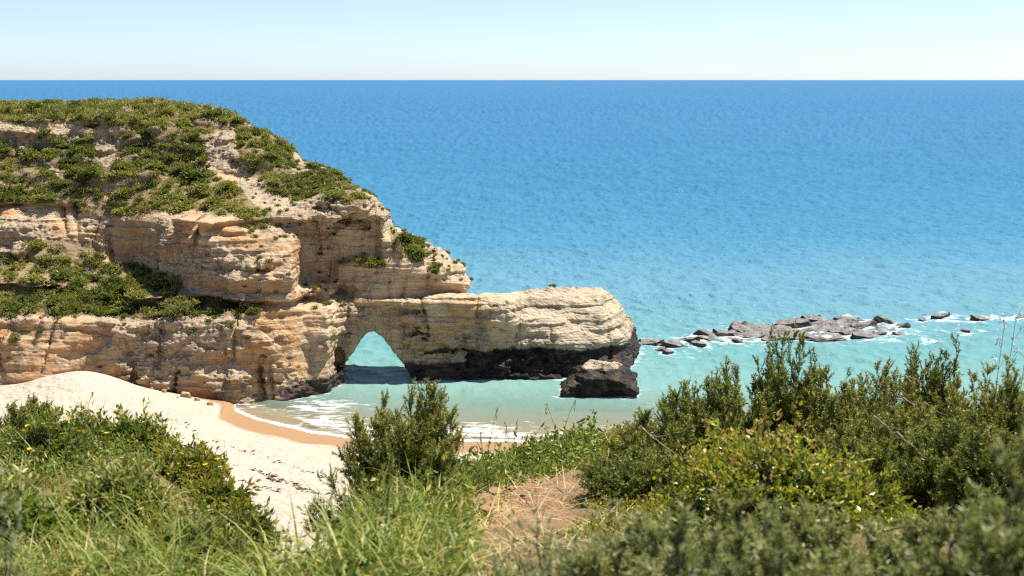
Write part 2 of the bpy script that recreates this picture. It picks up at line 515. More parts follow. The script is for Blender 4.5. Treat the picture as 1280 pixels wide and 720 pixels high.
    # the upper tier is cut away behind the arch, and a sea cave is worn into the foot beside it
    if hollow: f = np.maximum(f, np.minimum(np.minimum((px - 438) / 19, 5.1 - Z), Y - 96.2))
    cv = W(421, 446, 93.2)
    f = np.maximum(f, (1 - np.sqrt(((X - cv[0]) / 0.55) ** 2 + ((Y - cv[1]) / 1.3) ** 2 + ((Z - cv[2] + 0.2) / 1.0) ** 2)).astype(np.float32) * 0.9 + rough)
    f[:, :, 0] = np.maximum(f[:, :, 0], 0.05); f[:, :, -1] = 1
    f[0] = 1; f[-1] = 1; f[:, 0] = 1; f[:, -1] = 1
    V, Q = surface_nets(f.astype(np.float32), lo, h)
    ii = [np.clip(((V[:, d] - lo[d]) / h).round().astype(int), 0, sh[d] - 1) for d in range(3)]
    return V, Q, rgh[ii[0], ii[1], ii[2]]

# ------------------------------------------------------------------ where plants grow on the headland (regions of the photo)
VEG = [
 [(-300, 122), (300, 122), (318, 150), (250, 175), (262, 215), (300, 235), (335, 262), (338, 290), (318, 285), (300, 268), (250, 262), (215, 262),
  (165, 270), (120, 270), (60, 262), (-300, 256)],
 [(-300, 312), (30, 318), (60, 300), (120, 298), (128, 326), (170, 330), (200, 342), (250, 366), (312, 380), (330, 392), (240, 396), (180, 400), (120, 394), (-300, 400)],
 [(335, 215), (372, 218), (400, 206), (430, 228), (462, 248), (455, 256), (410, 246), (372, 250), (340, 240)],
 [(300, 172), (350, 178), (372, 205), (352, 225), (322, 222), (300, 205)],
 [(484, 286), (522, 300), (535, 318), (505, 322), (490, 312)],
 [(445, 325), (470, 316), (482, 330), (455, 336)],
 [(300, 150), (345, 172), (335, 182), (300, 172)],
]
BARE = [
 [(-300, 150), (10, 152), (50, 158), (95, 148), (108, 160), (112, 172), (92, 176), (60, 166), (48, 188), (22, 186), (0, 176), (-300, 180)],
 [(112, 160), (150, 158), (148, 200), (128, 212), (116, 190)],
 [(52, 196), (70, 210), (98, 240), (90, 246), (64, 216)],
 [(125, 232), (160, 222), (150, 250), (132, 256)],
]
def veg_mask(V):
    px, py = to_px(V[:, 0], V[:, 1], V[:, 2])
    jx = px + 9 * fbm2(V[:, 0], V[:, 2] * 1.3, 2.2, 3, 5)
    jy = py + 7 * fbm2(V[:, 0] + 40, V[:, 2] * 1.3, 2.2, 3, 9)
    m = np.zeros(len(V), np.float32)
    for p in VEG: m[in_poly(jx, jy, p)] = 1
    for p in BARE: m[in_poly(jx, jy, p)] = 0
    return m, px, py

def crisp(V, F, scal, beds, bed_amp, grain, seed, front):
    """finer facets on the rock: thin beds with sharp edges, rubble and pits"""
    V, F, scal = split_quads(V, F, scal)
    N = vert_normals(V, F)
    rgh = np.clip(scal[0], 0, 1)
    rg = np.random.default_rng(seed)
    zb, v, z = [], [], -3.0
    while z < 22:
        t = rg.uniform(*beds); a = rg.uniform(-1, 1)
        zb += [z + 0.03, z + t]; v += [a, a * 0.6]; z += t
    w = Noise3(seed, 2.4)(V) * 0.22 + Noise3(seed + 1, 0.7)(V) * 0.06
    bed = np.interp(V[:, 2] + 0.03 * V[:, 0] + w, zb, v)
    flat = 1 - np.clip(np.abs(N[:, 2]) * 1.2 - 0.35, 0, 0.8)
    where = 0.35 + 0.65 * np.clip(Noise3(seed + 2, (3.5, 3.5, 1.4))(V) * 1.6 + 0.5, 0, 1)
    d = bed * bed_amp * flat * where
    a = Noise3(seed + 3, (0.55, 0.55, 0.34))(V); b = Noise3(seed + 4, (0.27, 0.27, 0.18))(V); c = Noise3(seed + 5, 0.15)(V)
    d += grain * (0.25 + rgh) * ((np.abs(a) * 1.8 - 0.5) * 0.9 + (np.abs(b) * 1.8 - 0.5) * 0.7 + c * 0.40)
    pit = np.clip(Noise3(seed + 6, (0.5, 0.5, 0.24))(V) - 0.42, 0, 1) * np.clip(Noise3(seed + 7, 2.2)(V) + 0.5, 0, 1)
    d -= pit * grain * 9 * flat
    V = V + N * d[:, None] * (1 - 0.85 * np.clip(scal[1], 0, 1))[:, None]
    return V.astype(np.float32), F, scal

headland = empty('headland_cliff', (-20, 95, 0))
tag(headland, 'ochre sea cliff with scrub on its slopes and a rock arch reaching into the sea', 'cliff')

V, F, rgh = carve(HEAD, (-48.5, 83.4, -1.2), (-2.0, 121.5, 19.2), 0.13, -250, 590, 1.5, 0.10,
             [(6.0, 0.55), ((2.8, 2.8, 2.0), 0.42), ((1.5, 1.5, 0.8), 0.42), ((0.9, 0.9, 0.42), 0.30), (0.32, 0.12)], ((0.4, 1.4), 0.48), 3, 46, (440, 0.10, 9.0), True)
veg, px, py = veg_mask(V)
V, F, (rgh, veg) = crisp(V, F, [rgh, veg], (0.09, 0.36), 0.15, 0.105, 130, None)
px, py = to_px(V[:, 0], V[:, 1], V[:, 2])
nrm = vert_normals(V, F)
crust = rgh * 0.95 - 0.12
crust += np.where((px > 300) & (py < 270), 0.35, 0) + np.where((px > 470) & (py < 352), 0.35, 0)
crust -= np.where((px > 395) & (px < 470) & (py > 258) & (py < 360), 0.4, 0)
dark = np.clip((1.6 - V[:, 2]) / 1.1, 0, 1) * np.clip((px - 300) / 60, 0, 1) * (1 - 0.5 * np.clip((395 - px) / 60, 0, 1))
cliff_me = mesh_np('cliff_face', V, F, ROCK, True, {'veg': veg, 'crust': crust, 'dark': dark, 'pale': np.clip((px - 330) / 150, 0, 1)})
cliff = link('cliff_face', cliff_me, headland)
cliff.matrix_parent_inverse = Matrix.Translation((20, -95, 0))
CV, CF, CN, CVEG, CPX, CPY = V, F, nrm, veg, px, py

V, F, rgh = carve(PROM, (-14.6, 90.5, -1.2), (10.2, 110.5, 7.6), 0.085, 385, 796, 4.0, 0.18,
             [(5.0, 0.26), ((2.4, 2.4, 1.4), 0.24), ((1.3, 1.3, 0.6), 0.30), ((0.7, 0.7, 0.28), 0.26), (0.24, 0.09)], ((0.22, 0.6), 0.30), 8, 9, (640, -0.04, -4.8), False, 0.35)
V, F, (rgh, _v) = crisp(V, F, [rgh, rgh * 0], (0.08, 0.26), 0.14, 0.080, 150, None)
px, py = to_px(V[:, 0], V[:, 1], V[:, 2])
shore_z = 2.0 + 0.45 * fbm2(V[:, 0], V[:, 1], 2.5, 3, 31)
crust = rgh * 0.6 - 0.05 + np.where(px > 650, 0.4, 0)  # right end paled as the sunlit side, light put into the colour
arch_me = mesh_np('arch_rock', V, F, ARCH, True, {'veg': np.zeros(len(V)), 'crust': crust, 'dark': np.clip((shore_z - V[:, 2]) / 0.8 + 0.4, 0, 1), 'pale': np.clip((px - 560) / 120, 0, 1)})
arch = link('arch_rock', arch_me, headland)
arch.matrix_parent_inverse = Matrix.Translation((20, -95, 0))
tag(arch, 'pale layered rock arch with a black tide line round its foot')
AV = V

# ------------------------------------------------------------------ the boulder that stands in the water in front of the arch
def lump(name, centre, size, h, shape_fn, noise, strata, seed):
    """closed rock: shape_fn(x, y, z) in units of its half size -> rough signed distance"""
    lo = -np.array(size) * 1.35
    n = [int(2 * a / h) + 1 for a in -lo]
    X, Y, Z = np.meshgrid(*[lo[d] + h * np.arange(n[d], dtype=np.float32) for d in range(3)], indexing='ij')
    f = shape_fn(X, Y, Z)
    rng = np.random.default_rng(seed)
    for i, (wl, a) in enumerate(noise):
        q = grid_noise(X.shape, h, wl, seed + i)
        if i == 1: q = 0.55 - np.abs(q) * 1.5
        f -= q * a
    zb = np.cumsum(rng.uniform(0.1, 0.3, 60)) + lo[2] - 1
    f -= np.interp(Z + 0.06 * X, zb, rng.uniform(-1, 1, 60)).astype(np.float32) * strata
    for sl in (np.s_[0], np.s_[-1], np.s_[:, 0], np.s_[:, -1], np.s_[:, :, 0], np.s_[:, :, -1]): f[sl] = 1
    return surface_nets(f.astype(np.float32), lo, h)

def boulder_fn(x, y, z):
    # flat-topped block, sloping down to the left, cut back at the foot
    d = np.maximum(np.abs(x - 0.35) - 2.35, np.abs(y) - 1.9)
    d = np.maximum(d, (z - 1.92 + 0.17 * (x - 0.4) ** 2 + 0.19 * y ** 2) * 0.9)
    d = np.maximum(d, -0.70 * (x + 2.0) + 0.71 * (z - 0.25))
    d = np.maximum(d, 0.72 * (x - 2.35) + 0.69 * (z - 1.55))
    d = np.maximum(d, 0.32 * (-y - 1.4) + 0.9 * (z - 1.9))
    return d
BC = Wz(743, 496)
V, F = lump('boulder', BC, (2.9, 2.4, 2.3), 0.085, boulder_fn, [(2.2, 0.20), (1.0, 0.20), (0.5, 0.12), (0.25, 0.06)], 0.10, 51)
V, F, _s = crisp(V, F, [np.full(len(V), 0.6), np.zeros(len(V))], (0.10, 0.3), 0.05, 0.06, 170, None)
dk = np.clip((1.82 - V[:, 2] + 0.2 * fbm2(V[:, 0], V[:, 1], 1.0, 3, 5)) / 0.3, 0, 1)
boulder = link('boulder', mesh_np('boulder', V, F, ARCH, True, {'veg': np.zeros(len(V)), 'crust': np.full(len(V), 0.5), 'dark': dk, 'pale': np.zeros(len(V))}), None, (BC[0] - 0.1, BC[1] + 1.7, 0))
tag(boulder, 'black boulder with a pale flat top standing in the shallow water by the arch', 'boulder')
# ------------------------------------------------------------------ beach and sea bed (one sheet), sea
_sh = np.array([Wz(a, b)[:2] for a, b in [(292, 512), (318, 522), (350, 533), (385, 543), (430, 550), (520, 553), (620, 553), (740, 555), (900, 557), (1300, 560)]])
_sh = np.vstack([[-60, 99], [-26, 93], [-20.5, 90.5], [-17.6, 88.2], _sh, [45, 78], [200, 90], [70000, 90]])
def shore_s(x, y):
    """metres landward of the waterline (negative: out to sea)"""
    return (np.interp(x, _sh[:, 0], _sh[:, 1]) + 0.45 * Noise2(77, 4.2)(x, 0 * x) + 0.2 * Noise2(78, 1.7)(x, 0 * x)) - y
def ground_z(x, y):
    s = shore_s(x, y)
    z = np.where(s > 0, 0.115 * np.minimum(s, 22) + 0.02 * np.clip(s - 22, 0, 60), 0.075 * np.maximum(s, -14) + 0.055 * np.clip(s + 14, -400, 0))
    z = z + np.where(s > 1, 0.10, 0) * fbm2(x, y, 3.0, 3, 61) * np.clip((s - 1) / 4, 0, 1)
    m = W(108, 482, 83.5)
    z = z + 1.35 * np.exp(-(((x - m[0]) / 3.4) ** 2 + ((y - m[1]) / 4.2) ** 2)) * np.clip(s / 3, 0, 1)
    m = W(20, 492, 84.0)
    z = z + 0.5 * np.exp(-(((x - m[0]) / 6) ** 2 + ((y - m[1]) / 5) ** 2))
    return z

def grid_mesh(xs, ys):
    X, Y = np.meshgrid(xs, ys)
    n, m = len(ys), len(xs)
    a = (np.arange(n - 1)[:, None] * m + np.arange(m - 1)[None, :]).ravel()
    F = np.stack([a, a + 1, a + 1 + m, a + m], 1)
    return X.ravel(), Y.ravel(), F

def steps(*seg):
    out = []
    for a, b, st in seg: out.append(np.arange(a, b, st))
    return np.concatenate(out)

def sand_material():
    N = Nodes('beach_sand')
    p = N.obj()
    n1 = N.noise(p, 0.5, 5, 0.6)
    n2 = N.noise(p, 9.0, 6, 0.7)
    col = N.mix(N.map(n1, 0.35, 0.7), (0.47, 0.39, 0.295), (0.51, 0.435, 0.34))
    col = N.mix(N.map(n2, 0.60, 0.75, 0, 0.45), col, (0.38, 0.28, 0.18))
    s = N.math('ADD', N.attr('shore'), N.math('MULTIPLY', N.math('SUBTRACT', N.noise(p, 0.35, 3), 0.5), 3.0))
    wet = N.map(s, 3.3, 4.6, 1, 0, True)
    col = N.mix(wet, col, (0.36, 0.215, 0.11))
    h = N.math('ADD', N.math('MULTIPLY', N.noise(p, 1.6, 5, 0.6), 1.0), N.math('MULTIPLY', N.voro(p, 2.6, 'SMOOTH_F1'), 0.5))
    h = N.math('MULTIPLY', h, N.map(wet, 0, 1, 1.0, 0.06))
    return N.finish(N.principled(**{'Base Color': col, 'Roughness': N.map(wet, 0, 1, 0.95, 0.45), 'Normal': N.bump(h, 1.0, 0.30), 'Specular IOR Level': 0.3}))

xs = steps((-400, -70, 15), (-70, -46, 2), (-46, 18, 0.3), (18, 70, 2), (70, 401, 15))
ys = steps((18, 50, 1.0), (50, 96, 0.3), (96, 130, 1.5), (130, 500, 15))
X, Y, F = grid_mesh(xs, ys)
beach = link('beach', mesh_np('beach', np.stack([X, Y, ground_z(X, Y)], 1), F, sand_material(), True, {'shore': shore_s(X, Y)}))
tag(beach, 'pale sandy beach with a wet edge running down into the shallow water', kind='structure')

# ------------------------------------------------------------------ reef of tilted slabs, and rocks awash farther out
def slab(name, n, rx, ry, thick, seed, rough=0.06, cuts=3, taper=0.92):
    """angular broken slab: irregular polygon prism with chipped, uneven faces"""
    rng = np.random.default_rng(seed)
    bm = bmesh.new()
    an = np.sort(np.linspace(0, 2 * math.pi, n, endpoint=False) + rng.uniform(-0.3, 0.3, n))
    r = rng.uniform(0.82, 1.12, n)
    lo = [bm.verts.new((rx * q * math.cos(t) * 1.08, ry * q * math.sin(t) * 1.08, -thick)) for t, q in zip(an, r)]
    hi = [bm.verts.new((rx * q * taper * math.cos(t), ry * q * taper * math.sin(t), thick * rng.uniform(0.8, 1.1))) for t, q in zip(an, r)]
    bm.faces.new(lo[::-1]); bm.faces.new(hi)
    for i in range(n): bm.faces.new((lo[i], lo[(i + 1) % n], hi[(i + 1) % n], hi[i]))
    bmesh.ops.triangulate(bm, faces=bm.faces[:])
    bmesh.ops.subdivide_edges(bm, edges=bm.edges[:], cuts=cuts, use_grid_fill=True)
    bmesh.ops.triangulate(bm, faces=bm.faces[:])
    bm.normal_update()
    for v in bm.verts:
        c = v.co
        k = Noise2(seed, 0.7)(c.x + c.z * .6, c.y - c.z * .8) + 0.6 * Noise2(seed + 1, 0.28)(c.x - c.z, c.y + c.z)
        v.co += v.normal * float(k) * rough * 1.6
    bm.normal_update()
    me = bpy.data.meshes.new(name)
    bm.to_mesh(me); bm.free()
    for poly in me.polygons: poly.use_smooth = False
    return me

def reef_material():
    N = Nodes('reef_rock')
    p = N.obj()
    f = N.noise(p, 2.4, 7, 0.68)
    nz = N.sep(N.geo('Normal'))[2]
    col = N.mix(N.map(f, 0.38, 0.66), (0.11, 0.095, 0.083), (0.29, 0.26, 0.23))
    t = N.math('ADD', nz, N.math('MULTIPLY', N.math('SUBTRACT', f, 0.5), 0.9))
    col = N.mix(N.map(t, 0.66, 0.84), (0.05, 0.042, 0.036), col)  # steep sides darkened below the lit tops, shading put into the colour
    col = N.mix(N.map(N.noise(p, 0.9, 4), 0.55, 0.72, 0, 0.6), col, (0.07, 0.06, 0.05))
    h = N.math('ADD', f, N.math('MULTIPLY', N.voro(p, 3.0), 0.5))
    return N.finish(N.principled(**{'Base Color': col, 'Roughness': 0.62, 'Normal': N.bump(h, 0.8, 0.15), 'Specular IOR Level': 0.4}))
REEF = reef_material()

REEF_ROCKS = []     # (object, radius) for the foam
def reef_rock(px, py, wpx, hpx, tilt, roll, seed, label, n=6, group='broken rock slabs of the reef', depth=0.5, yaw=None, thick=None):
    c = Wz(px, py)
    m = c[1] / CP / FPX * 1.03
    rx = wpx * m / 2 * 1.12
    th = max(0.08, (hpx * m) * 0.27) if thick is None else thick
    o = link('reef_rock', slab('reef_rock', n, rx, max(rx * depth, 0.5), th, seed, 0.05 + rx * 0.03))
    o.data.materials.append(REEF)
    o.location = (c[0], c[1] + rx * depth * 0.5, th * 0.12)
    o.rotation_euler = (R(tilt * 0.75), R(roll), R(yaw if yaw is not None else seed * 37 % 60 - 30))
    tag(o, label, 'rock', group)
    REEF_ROCKS.append((o, rx))
    return o

for a in [
  (812, 430, 34, 10, 8, -6, 1, 'low brown ledge awash just right of the arch rock'),
  (826, 437, 16, 6, 10, -10, 2, 'small dark stone left of the pointed wedge slab'),
  (843, 434, 40, 16, 24, 16, 3, 'pointed wedge slab with a black left face, nearest the arch rock', 4),
  (836, 441, 14, 8, 14, 12, 4, 'little pyramid stone in the foam before the wedge slab', 4),
  (862, 426, 26, 12, 14, -8, 5, 'dark slab lying behind the pointed wedge slab'),
  (886, 421, 32, 16, 26, 18, 6, 'upright grey fin of rock between two dark slabs', 4),
  (874, 431, 22, 9, 8, 6, 7, 'flat stone in the foam below the grey fin'),
  (906, 419, 34, 15, 12, 5, 8, 'broad dark block left of the long grey slab', 5),
  (925, 417, 24, 13, 20, 20, 9, 'dark tilted block touching the long grey slab', 5),
  (950, 416, 74, 12, 10, 4, 10, 'long flat grey slab half way along the reef', 7),
  (992, 408, 48, 18, 6, -4, 11, 'large block behind the tall heath, with a shadowed left side', 6),
  (1002, 425, 60, 12, 13, 3, 12, 'low pale slab dipping into the foam behind the tall heath', 6),
  (1030, 405, 46, 14, 5, 6, 13, 'high flat slab on the crest of the reef', 6),
  (1020, 417, 44, 12, 17, -6, 14, 'pale slab split by dark cracks on the seaward crest', 5),
  (1048, 417, 40, 14, 20, 2, 15, 'pale square slab sloping to the foam in the middle of the split slabs', 4),
  (1066, 419, 36, 14, 22, -4, 16, 'pale pointed slab next to the square slab', 5),
  (1084, 422, 38, 12, 22, 6, 17, 'last pale slab of the split slabs, toward the open sea', 5),
  (1062, 402, 42, 10, 4, 0, 18, 'dark rim of rock topping the reef crest'),
  (1078, 411, 32, 13, 10, -18, 19, 'dark jagged block above the last pale slab', 5),
  (1096, 420, 30, 10, 8, -12, 20, 'black low block closing the end of the reef', 5),
  (1106, 405, 34, 22, 16, 24, 21, 'black jagged stack standing up at the end of the reef', 5),
  (1120, 411, 28, 10, 6, -14, 22, 'dark ledge leaning on the black jagged stack', 5),
  (1126, 419, 18, 6, 5, 5, 23, 'small stone awash past the end of the reef'),
  (896, 426, 46, 6, 6, 3, 39, 'low wet shelf joining the grey fin to the broad dark block', 7),
  (940, 421, 60, 7, 6, -3, 40, 'dark wet shelf under the long grey slab', 7),
  (975, 415, 56, 8, 7, 4, 41, 'dark shelf between the long grey slab and the shadowed block', 7),
  (1036, 424, 70, 7, 8, 2, 42, 'wet black shelf along the landward foot of the split slabs', 8),
  (1050, 409, 70, 8, 5, -2, 43, 'long dark shelf linking the crest slabs', 8),
  (1098, 414, 50, 7, 6, 3, 44, 'black shelf at the foot of the black jagged stack', 7),
  (1010, 400, 30, 9, 8, -10, 36, 'brown hump at the back of the reef crest'),
  (968, 424, 40, 9, 12, -5, 37, 'wet slab in the foam under the long grey slab', 6),
  (930, 428, 30, 6, 8, 5, 38, 'flat wet stone awash in front of the dark blocks', 6),
]:
    reef_rock(*a)
for a in [
  (1176, 397, 22, 12, 5, -6, 24, 'round black rock awash apart from the reef', 6),
  (1153, 400, 10, 5, 5, 0, 25, 'small black rock between the reef and the round rock', 5),
  (1227, 400, 26, 10, 8, 8, 26, 'wide black rock in white surf at the far end', 6),
  (1254, 401, 14, 7, 4, 14, 27, 'small pointed rock beside the wide black rock', 5),
  (1243, 399, 12, 5, 4, 6, 28, 'tiny rock in surf between the wide and the pointed rock', 5),
  (1207, 414, 12, 5, 4, 6, 29, 'low rock nearer the shore than the surf rocks', 5),
  (1277, 399, 14, 8, 6, -8, 30, 'black rock where the surf line leaves the picture', 5),
]:
    reef_rock(*a, group='black rocks awash beyond the reef')

# ------------------------------------------------------------------ sea
def sea_material():
    N = Nodes('sea_water')
    p = N.obj()
    dep = N.attr('depth')
    dist = N.attr('out')
    q = N.math('ADD', dep, N.math('MULTIPLY', N.math('SUBTRACT', N.noise(p, 0.09, 4), 0.5), N.math('MULTIPLY', dep, 0.55)))
    # colour of the water body over pale sand, by depth
    col = N.ramp(N.math('DIVIDE', N.math('LOGARITHM', N.math('ADD', q, 1.0), 2.0), 7.5),
                 [(0.0, (0.40, 0.40, 0.30)), (0.10, (0.225, 0.35, 0.285)), (0.19, (0.135, 0.305, 0.300)), (0.29, (0.115, 0.268, 0.345)), (0.42, (0.056, 0.208, 0.325)),
                  (0.58, (0.038, 0.170, 0.300)), (1.0, (0.030, 0.140, 0.285))])
    opac = N.map(dep, 0.02, 1.1, 0.16, 0.96)
    # waves: swell, wind sea, ripples
    chop = N.noise(N.scale(p, (1.0, 0.7, 1.0)), 0.8, 5, 0.58, 0.3)
    h = chop
    nrm = N.bump(h, 1.0, N.math('MULTIPLY', N.map(dep, 0.1, 3.0, 0.08, 0.55), N.map(N.noise(N.scale(p, (0.012, 0.03, 1)), 1.0, 4, 0.6), 0.3, 0.7, 0.6, 1.35)))
    # broken by waves, the surface never mirrors more than a part of the low sky
    fr = N.map(N.n('ShaderNodeFresnel', {'IOR': 1.33, 'Normal': nrm}).outputs[0], 0.02, 1.0, 0.012, 0.20)
    dif = N.n('ShaderNodeBsdfDiffuse', {'Color': col, 'Normal': nrm}).outputs[0]
    glo = N.n('ShaderNodeBsdfGlossy', {'Color': (1.0, 1.0, 1.0), 'Roughness': 0.18, 'Normal': nrm}).outputs[0]
    water = N.n('ShaderNodeMixShader', {0: fr, 1: dif, 2: glo}).outputs[0]
    clear = N.n('ShaderNodeBsdfTransparent', {'Color': (0.90, 0.97, 0.95)}).outputs[0]
    body = N.n('ShaderNodeMixShader', {0: opac, 1: clear, 2: water}).outputs[0]
    # foam: along the waterline, round the rocks and drifting off them
    lace = N.voro(N.vadd(N.scale(p, (0.8, 1.5, 1)), N.scale(N.noise(p, 0.9, 4, out=1), (1.6, 1.6, 0))), 1.1)
    fn = N.noise(N.scale(p, (0.75, 1.5, 1)), 1.6, 7, 0.72)
    fm = N.math('ADD', N.attr('foam'), N.math('ADD', N.math('MULTIPLY', N.math('SUBTRACT', fn, 0.5), 1.9), N.math('MULTIPLY', N.math('SUBTRACT', lace, 0.42), 0.55)))
    fm = N.math('MULTIPLY', N.map(fm, 0.46, 0.92), N.map(N.attr('foam'), 0.04, 0.16))
    foam = N.principled(**{'Base Color': (0.80, 0.80, 0.78), 'Roughness': 0.8, 'Normal': N.bump(fn, 0.6, 0.1)})
    return N.finish(N.n('ShaderNodeMixShader', {0: N.math('MULTIPLY', fm, 0.92), 1: body, 2: foam}).outputs[0])

# the sheet is finest near the bay and coarser towards the horizon
th = np.concatenate([np.radians(np.arange(-62, -23, 0.6)), np.radians(np.arange(-23, 23, 0.055)), np.radians(np.arange(23, 62.1, 0.6))])
dp = np.radians(np.concatenate([np.arange(17.6, 1.2, -0.034), np.arange(1.2, 0.2, -0.02)]))
rr = np.concatenate([EYE / np.tan(dp), np.geomspace(EYE / math.tan(dp[-1]) * 1.02, 75000, 40)])
TH, RR = np.meshgrid(th, rr)
nn, mm = len(rr), len(th)
X, Y = (RR * np.sin(TH)).ravel(), (RR * np.cos(TH)).ravel()
a = (np.arange(nn - 1)[:, None] * mm + np.arange(mm - 1)[None, :]).ravel()
F = np.stack([a, a + 1, a + 1 + mm, a + mm], 1)
s = shore_s(X, Y)
depth = np.maximum(-ground_z(X, Y), 0)
depth = depth + 0.05 * np.clip(Y - 150, 0, 1000)
near = (Y < 128) & (X > -46) & (X < 70)
foam = np.zeros(len(X))
o = -s
foam = np.maximum(foam, np.exp(-((o - 0.35) / 0.35) ** 2) * 1.1)
foam = np.maximum(foam, np.where(o > 0, np.exp(-((o - 2.6) / 2.2) ** 2), 0) * (0.50 + 0.30 * Noise2(91, 3.0)(X, Y)))
foam = np.maximum(foam, np.clip(1 - np.abs(o - 1.6) / 1.5, 0, 1) * 0.75 * np.clip((X - (-9)) / 3, 0, 1) * np.clip((6 - X) / 3, 0, 1))
c = Wz(405, 508)
foam = np.maximum(foam, 0.62 * np.exp(-(((X - c[0]) / 2.8) ** 2 + ((Y - c[1]) / 3.0) ** 2)))
import mathutils
pts = [v for v in CV[(np.abs(CV[:, 2]) < 0.12)]] + [v for v in AV[(np.abs(AV[:, 2]) < 0.10)]]
bw = np.array([v.co for v in boulder.data.vertices]) + np.array(boulder.location)
pts += [v for v in bw[np.abs(bw[:, 2]) < 0.08]]
bpy.context.view_layer.update()
for ob, r in REEF_ROCKS:
    for v in ob.data.vertices:
        w = ob.matrix_world @ v.co
        if abs(w.z) < 0.12: pts.append((w.x, w.y, 0))
kd = mathutils.kdtree.KDTree(len(pts))
for i, q in enumerate(pts): kd.insert((q[0], q[1], 0), i)
kd.balance()
rk = np.full(len(X), 99.0)
for i in np.flatnonzero(near): rk[i] = kd.find((X[i], Y[i], 0))[2]
front = np.clip((X - 4) / 10, 0, 1)                                   # the reef breaks the swell more than the arch does
foam = np.maximum(foam, np.exp(-(rk / (0.40 + 0.60 * front)) ** 1.2) * (0.48 + 0.14 * front))
foam = np.maximum(foam, np.exp(-(rk / 3.2) ** 1.5) * (0.10 + 0.25 * front))
c = Wz(1215, 401)
foam = np.maximum(foam, 0.50 * np.exp(-(((X - c[0]) / 9) ** 2 + ((Y - c[1]) / 2.2) ** 2)))
c = Wz(1105, 425)
foam = np.maximum(foam, 0.52 * np.exp(-(((X - c[0]) / 6) ** 2 + ((Y - c[1]) / 1.2) ** 2)))
ridge = 0.16 * np.exp(-((o - 1.7 - 0.5 * Noise2(97, 3.0)(X, 0 * X)) / 0.5) ** 2) * np.clip(0.6 + Noise2(98, 2.2)(X, 0 * X), 0, 1) + 0.10 * np.exp(-((o - 4.6 - 0.8 * Noise2(99, 4.0)(X, 0 * X)) / 0.7) ** 2)
u, v = X * 0.93 + Y * 0.37, Y * 0.93 - X * 0.37
wave = 0
for wl, am, sd in ((9, 0.14, 301), (4.2, 0.15, 302), (2.1, 0.19, 303), (1.0, 0.12, 304)):
    q = Noise2(sd, wl)(u if sd % 2 else X, (v if sd % 2 else Y) * 1.25)
    wave = wave + am * (0.55 - np.abs(q) * 1.6)
patch = np.clip(0.95 + 0.35 * fbm2(X, Y * 0.35, 60, 3, 310), 0.6, 1.3)
zw = ridge * (X < 66) * (X > -46) + wave * patch * np.clip(0.10 + (o - 8) / 26, 0.10, 1.0) * np.clip(o / 3, 0, 1) * np.clip(0.6 + Y / 350, 1, 3.5)
keep = (o > -2.5) | (Y > 140)
fk = keep[F].any(1)
F = F[fk]
use = np.unique(F)
rm = np.full(len(X), -1); rm[use] = np.arange(len(use))
F = rm[F]
sea = link('sea', mesh_np('sea', np.stack([X, Y, zw], 1)[use], F, sea_material(), True,
                          {'depth': depth[use], 'foam': foam[use], 'out': Y[use]}))
tag(sea, 'sea, turquoise over the shallows and deep blue out to the horizon', kind='structure')
# deep sea floor so that no ray through the water finds nothing
X, Y, F = grid_mesh(np.array([-70000.0, 70000.0]), np.array([480.0, 70000.0]))
bed = link('seabed', mesh_np('seabed', np.stack([X, Y, 0 * X - 30], 1), F, beach.data.materials[0], True, {'shore': 0 * X + 40}))
tag(bed, kind='structure')
# ------------------------------------------------------------------ foliage materials and builders
def leaf_material(name, stops, gloss=0.35, trans=0.36, rough=0.45, vein=None):
    """stops: colours along the per-leaf 'tint' value (dark old leaf, painted core shade ... pale young leaf, painted sunlit tip)"""
    N = Nodes(name)
    t = N.attr('tint')
    col = N.ramp(t, stops)
    col = N.mix(N.map(N.noise(N.obj(), 5.0, 3), 0.35, 0.7, 0, 0.35), col, N.ramp(t, [(p, tuple(c * k for c, k in zip(q, (1.25, 1.0, 0.7)))) for p, q in stops]))
    surf = N.principled(**{'Base Color': col, 'Roughness': rough, 'Specular IOR Level': gloss})
    tr = N.n('ShaderNodeBsdfTranslucent', {'Color': N.mix(0.5, col, (0.32, 0.36, 0.03))}).outputs[0]
    return N.finish(N.n('ShaderNodeMixShader', {0: trans, 1: surf, 2: tr}).outputs[0])

def plain_material(name, c0, c1, scale, rough=0.9, spec=0.2):
    N = Nodes(name)
    f = N.noise(N.obj(), scale, 5, 0.65)
    return N.finish(N.principled(**{'Base Color': N.mix(N.map(f, 0.35, 0.65), c0, c1), 'Roughness': rough, 'Specular IOR Level': spec,
                                    'Normal': N.bump(f, 0.6, 0.02)}))

DRY = plain_material('dry_twig', (0.20, 0.13, 0.075), (0.40, 0.30, 0.19), 8)
SCRUB = leaf_material('scrub_leaf', [(0, (0.036, 0.060, 0.014)), (0.35, (0.155, 0.19, 0.038)), (0.7, (0.27, 0.30, 0.050)), (1, (0.47, 0.38, 0.12))])
STRAW = leaf_material('grass_blade', [(0, (0.050, 0.10, 0.018)), (0.35, (0.17, 0.255, 0.035)), (0.65, (0.40, 0.39, 0.09)), (1, (0.70, 0.58, 0.31))], 0.3, 0.30, 0.5)
HEATH = leaf_material('heath_needle', [(0, (0.032, 0.046, 0.014)), (0.36, (0.15, 0.20, 0.040)), (0.66, (0.36, 0.385, 0.08)), (1, (0.44, 0.36, 0.10))], 0.3, 0.2)
ROSE = leaf_material('rosemary_needle', [(0, (0.08, 0.10, 0.035)), (0.5, (0.26, 0.295, 0.10)), (1, (0.48, 0.48, 0.22))], 0.35, 0.28)
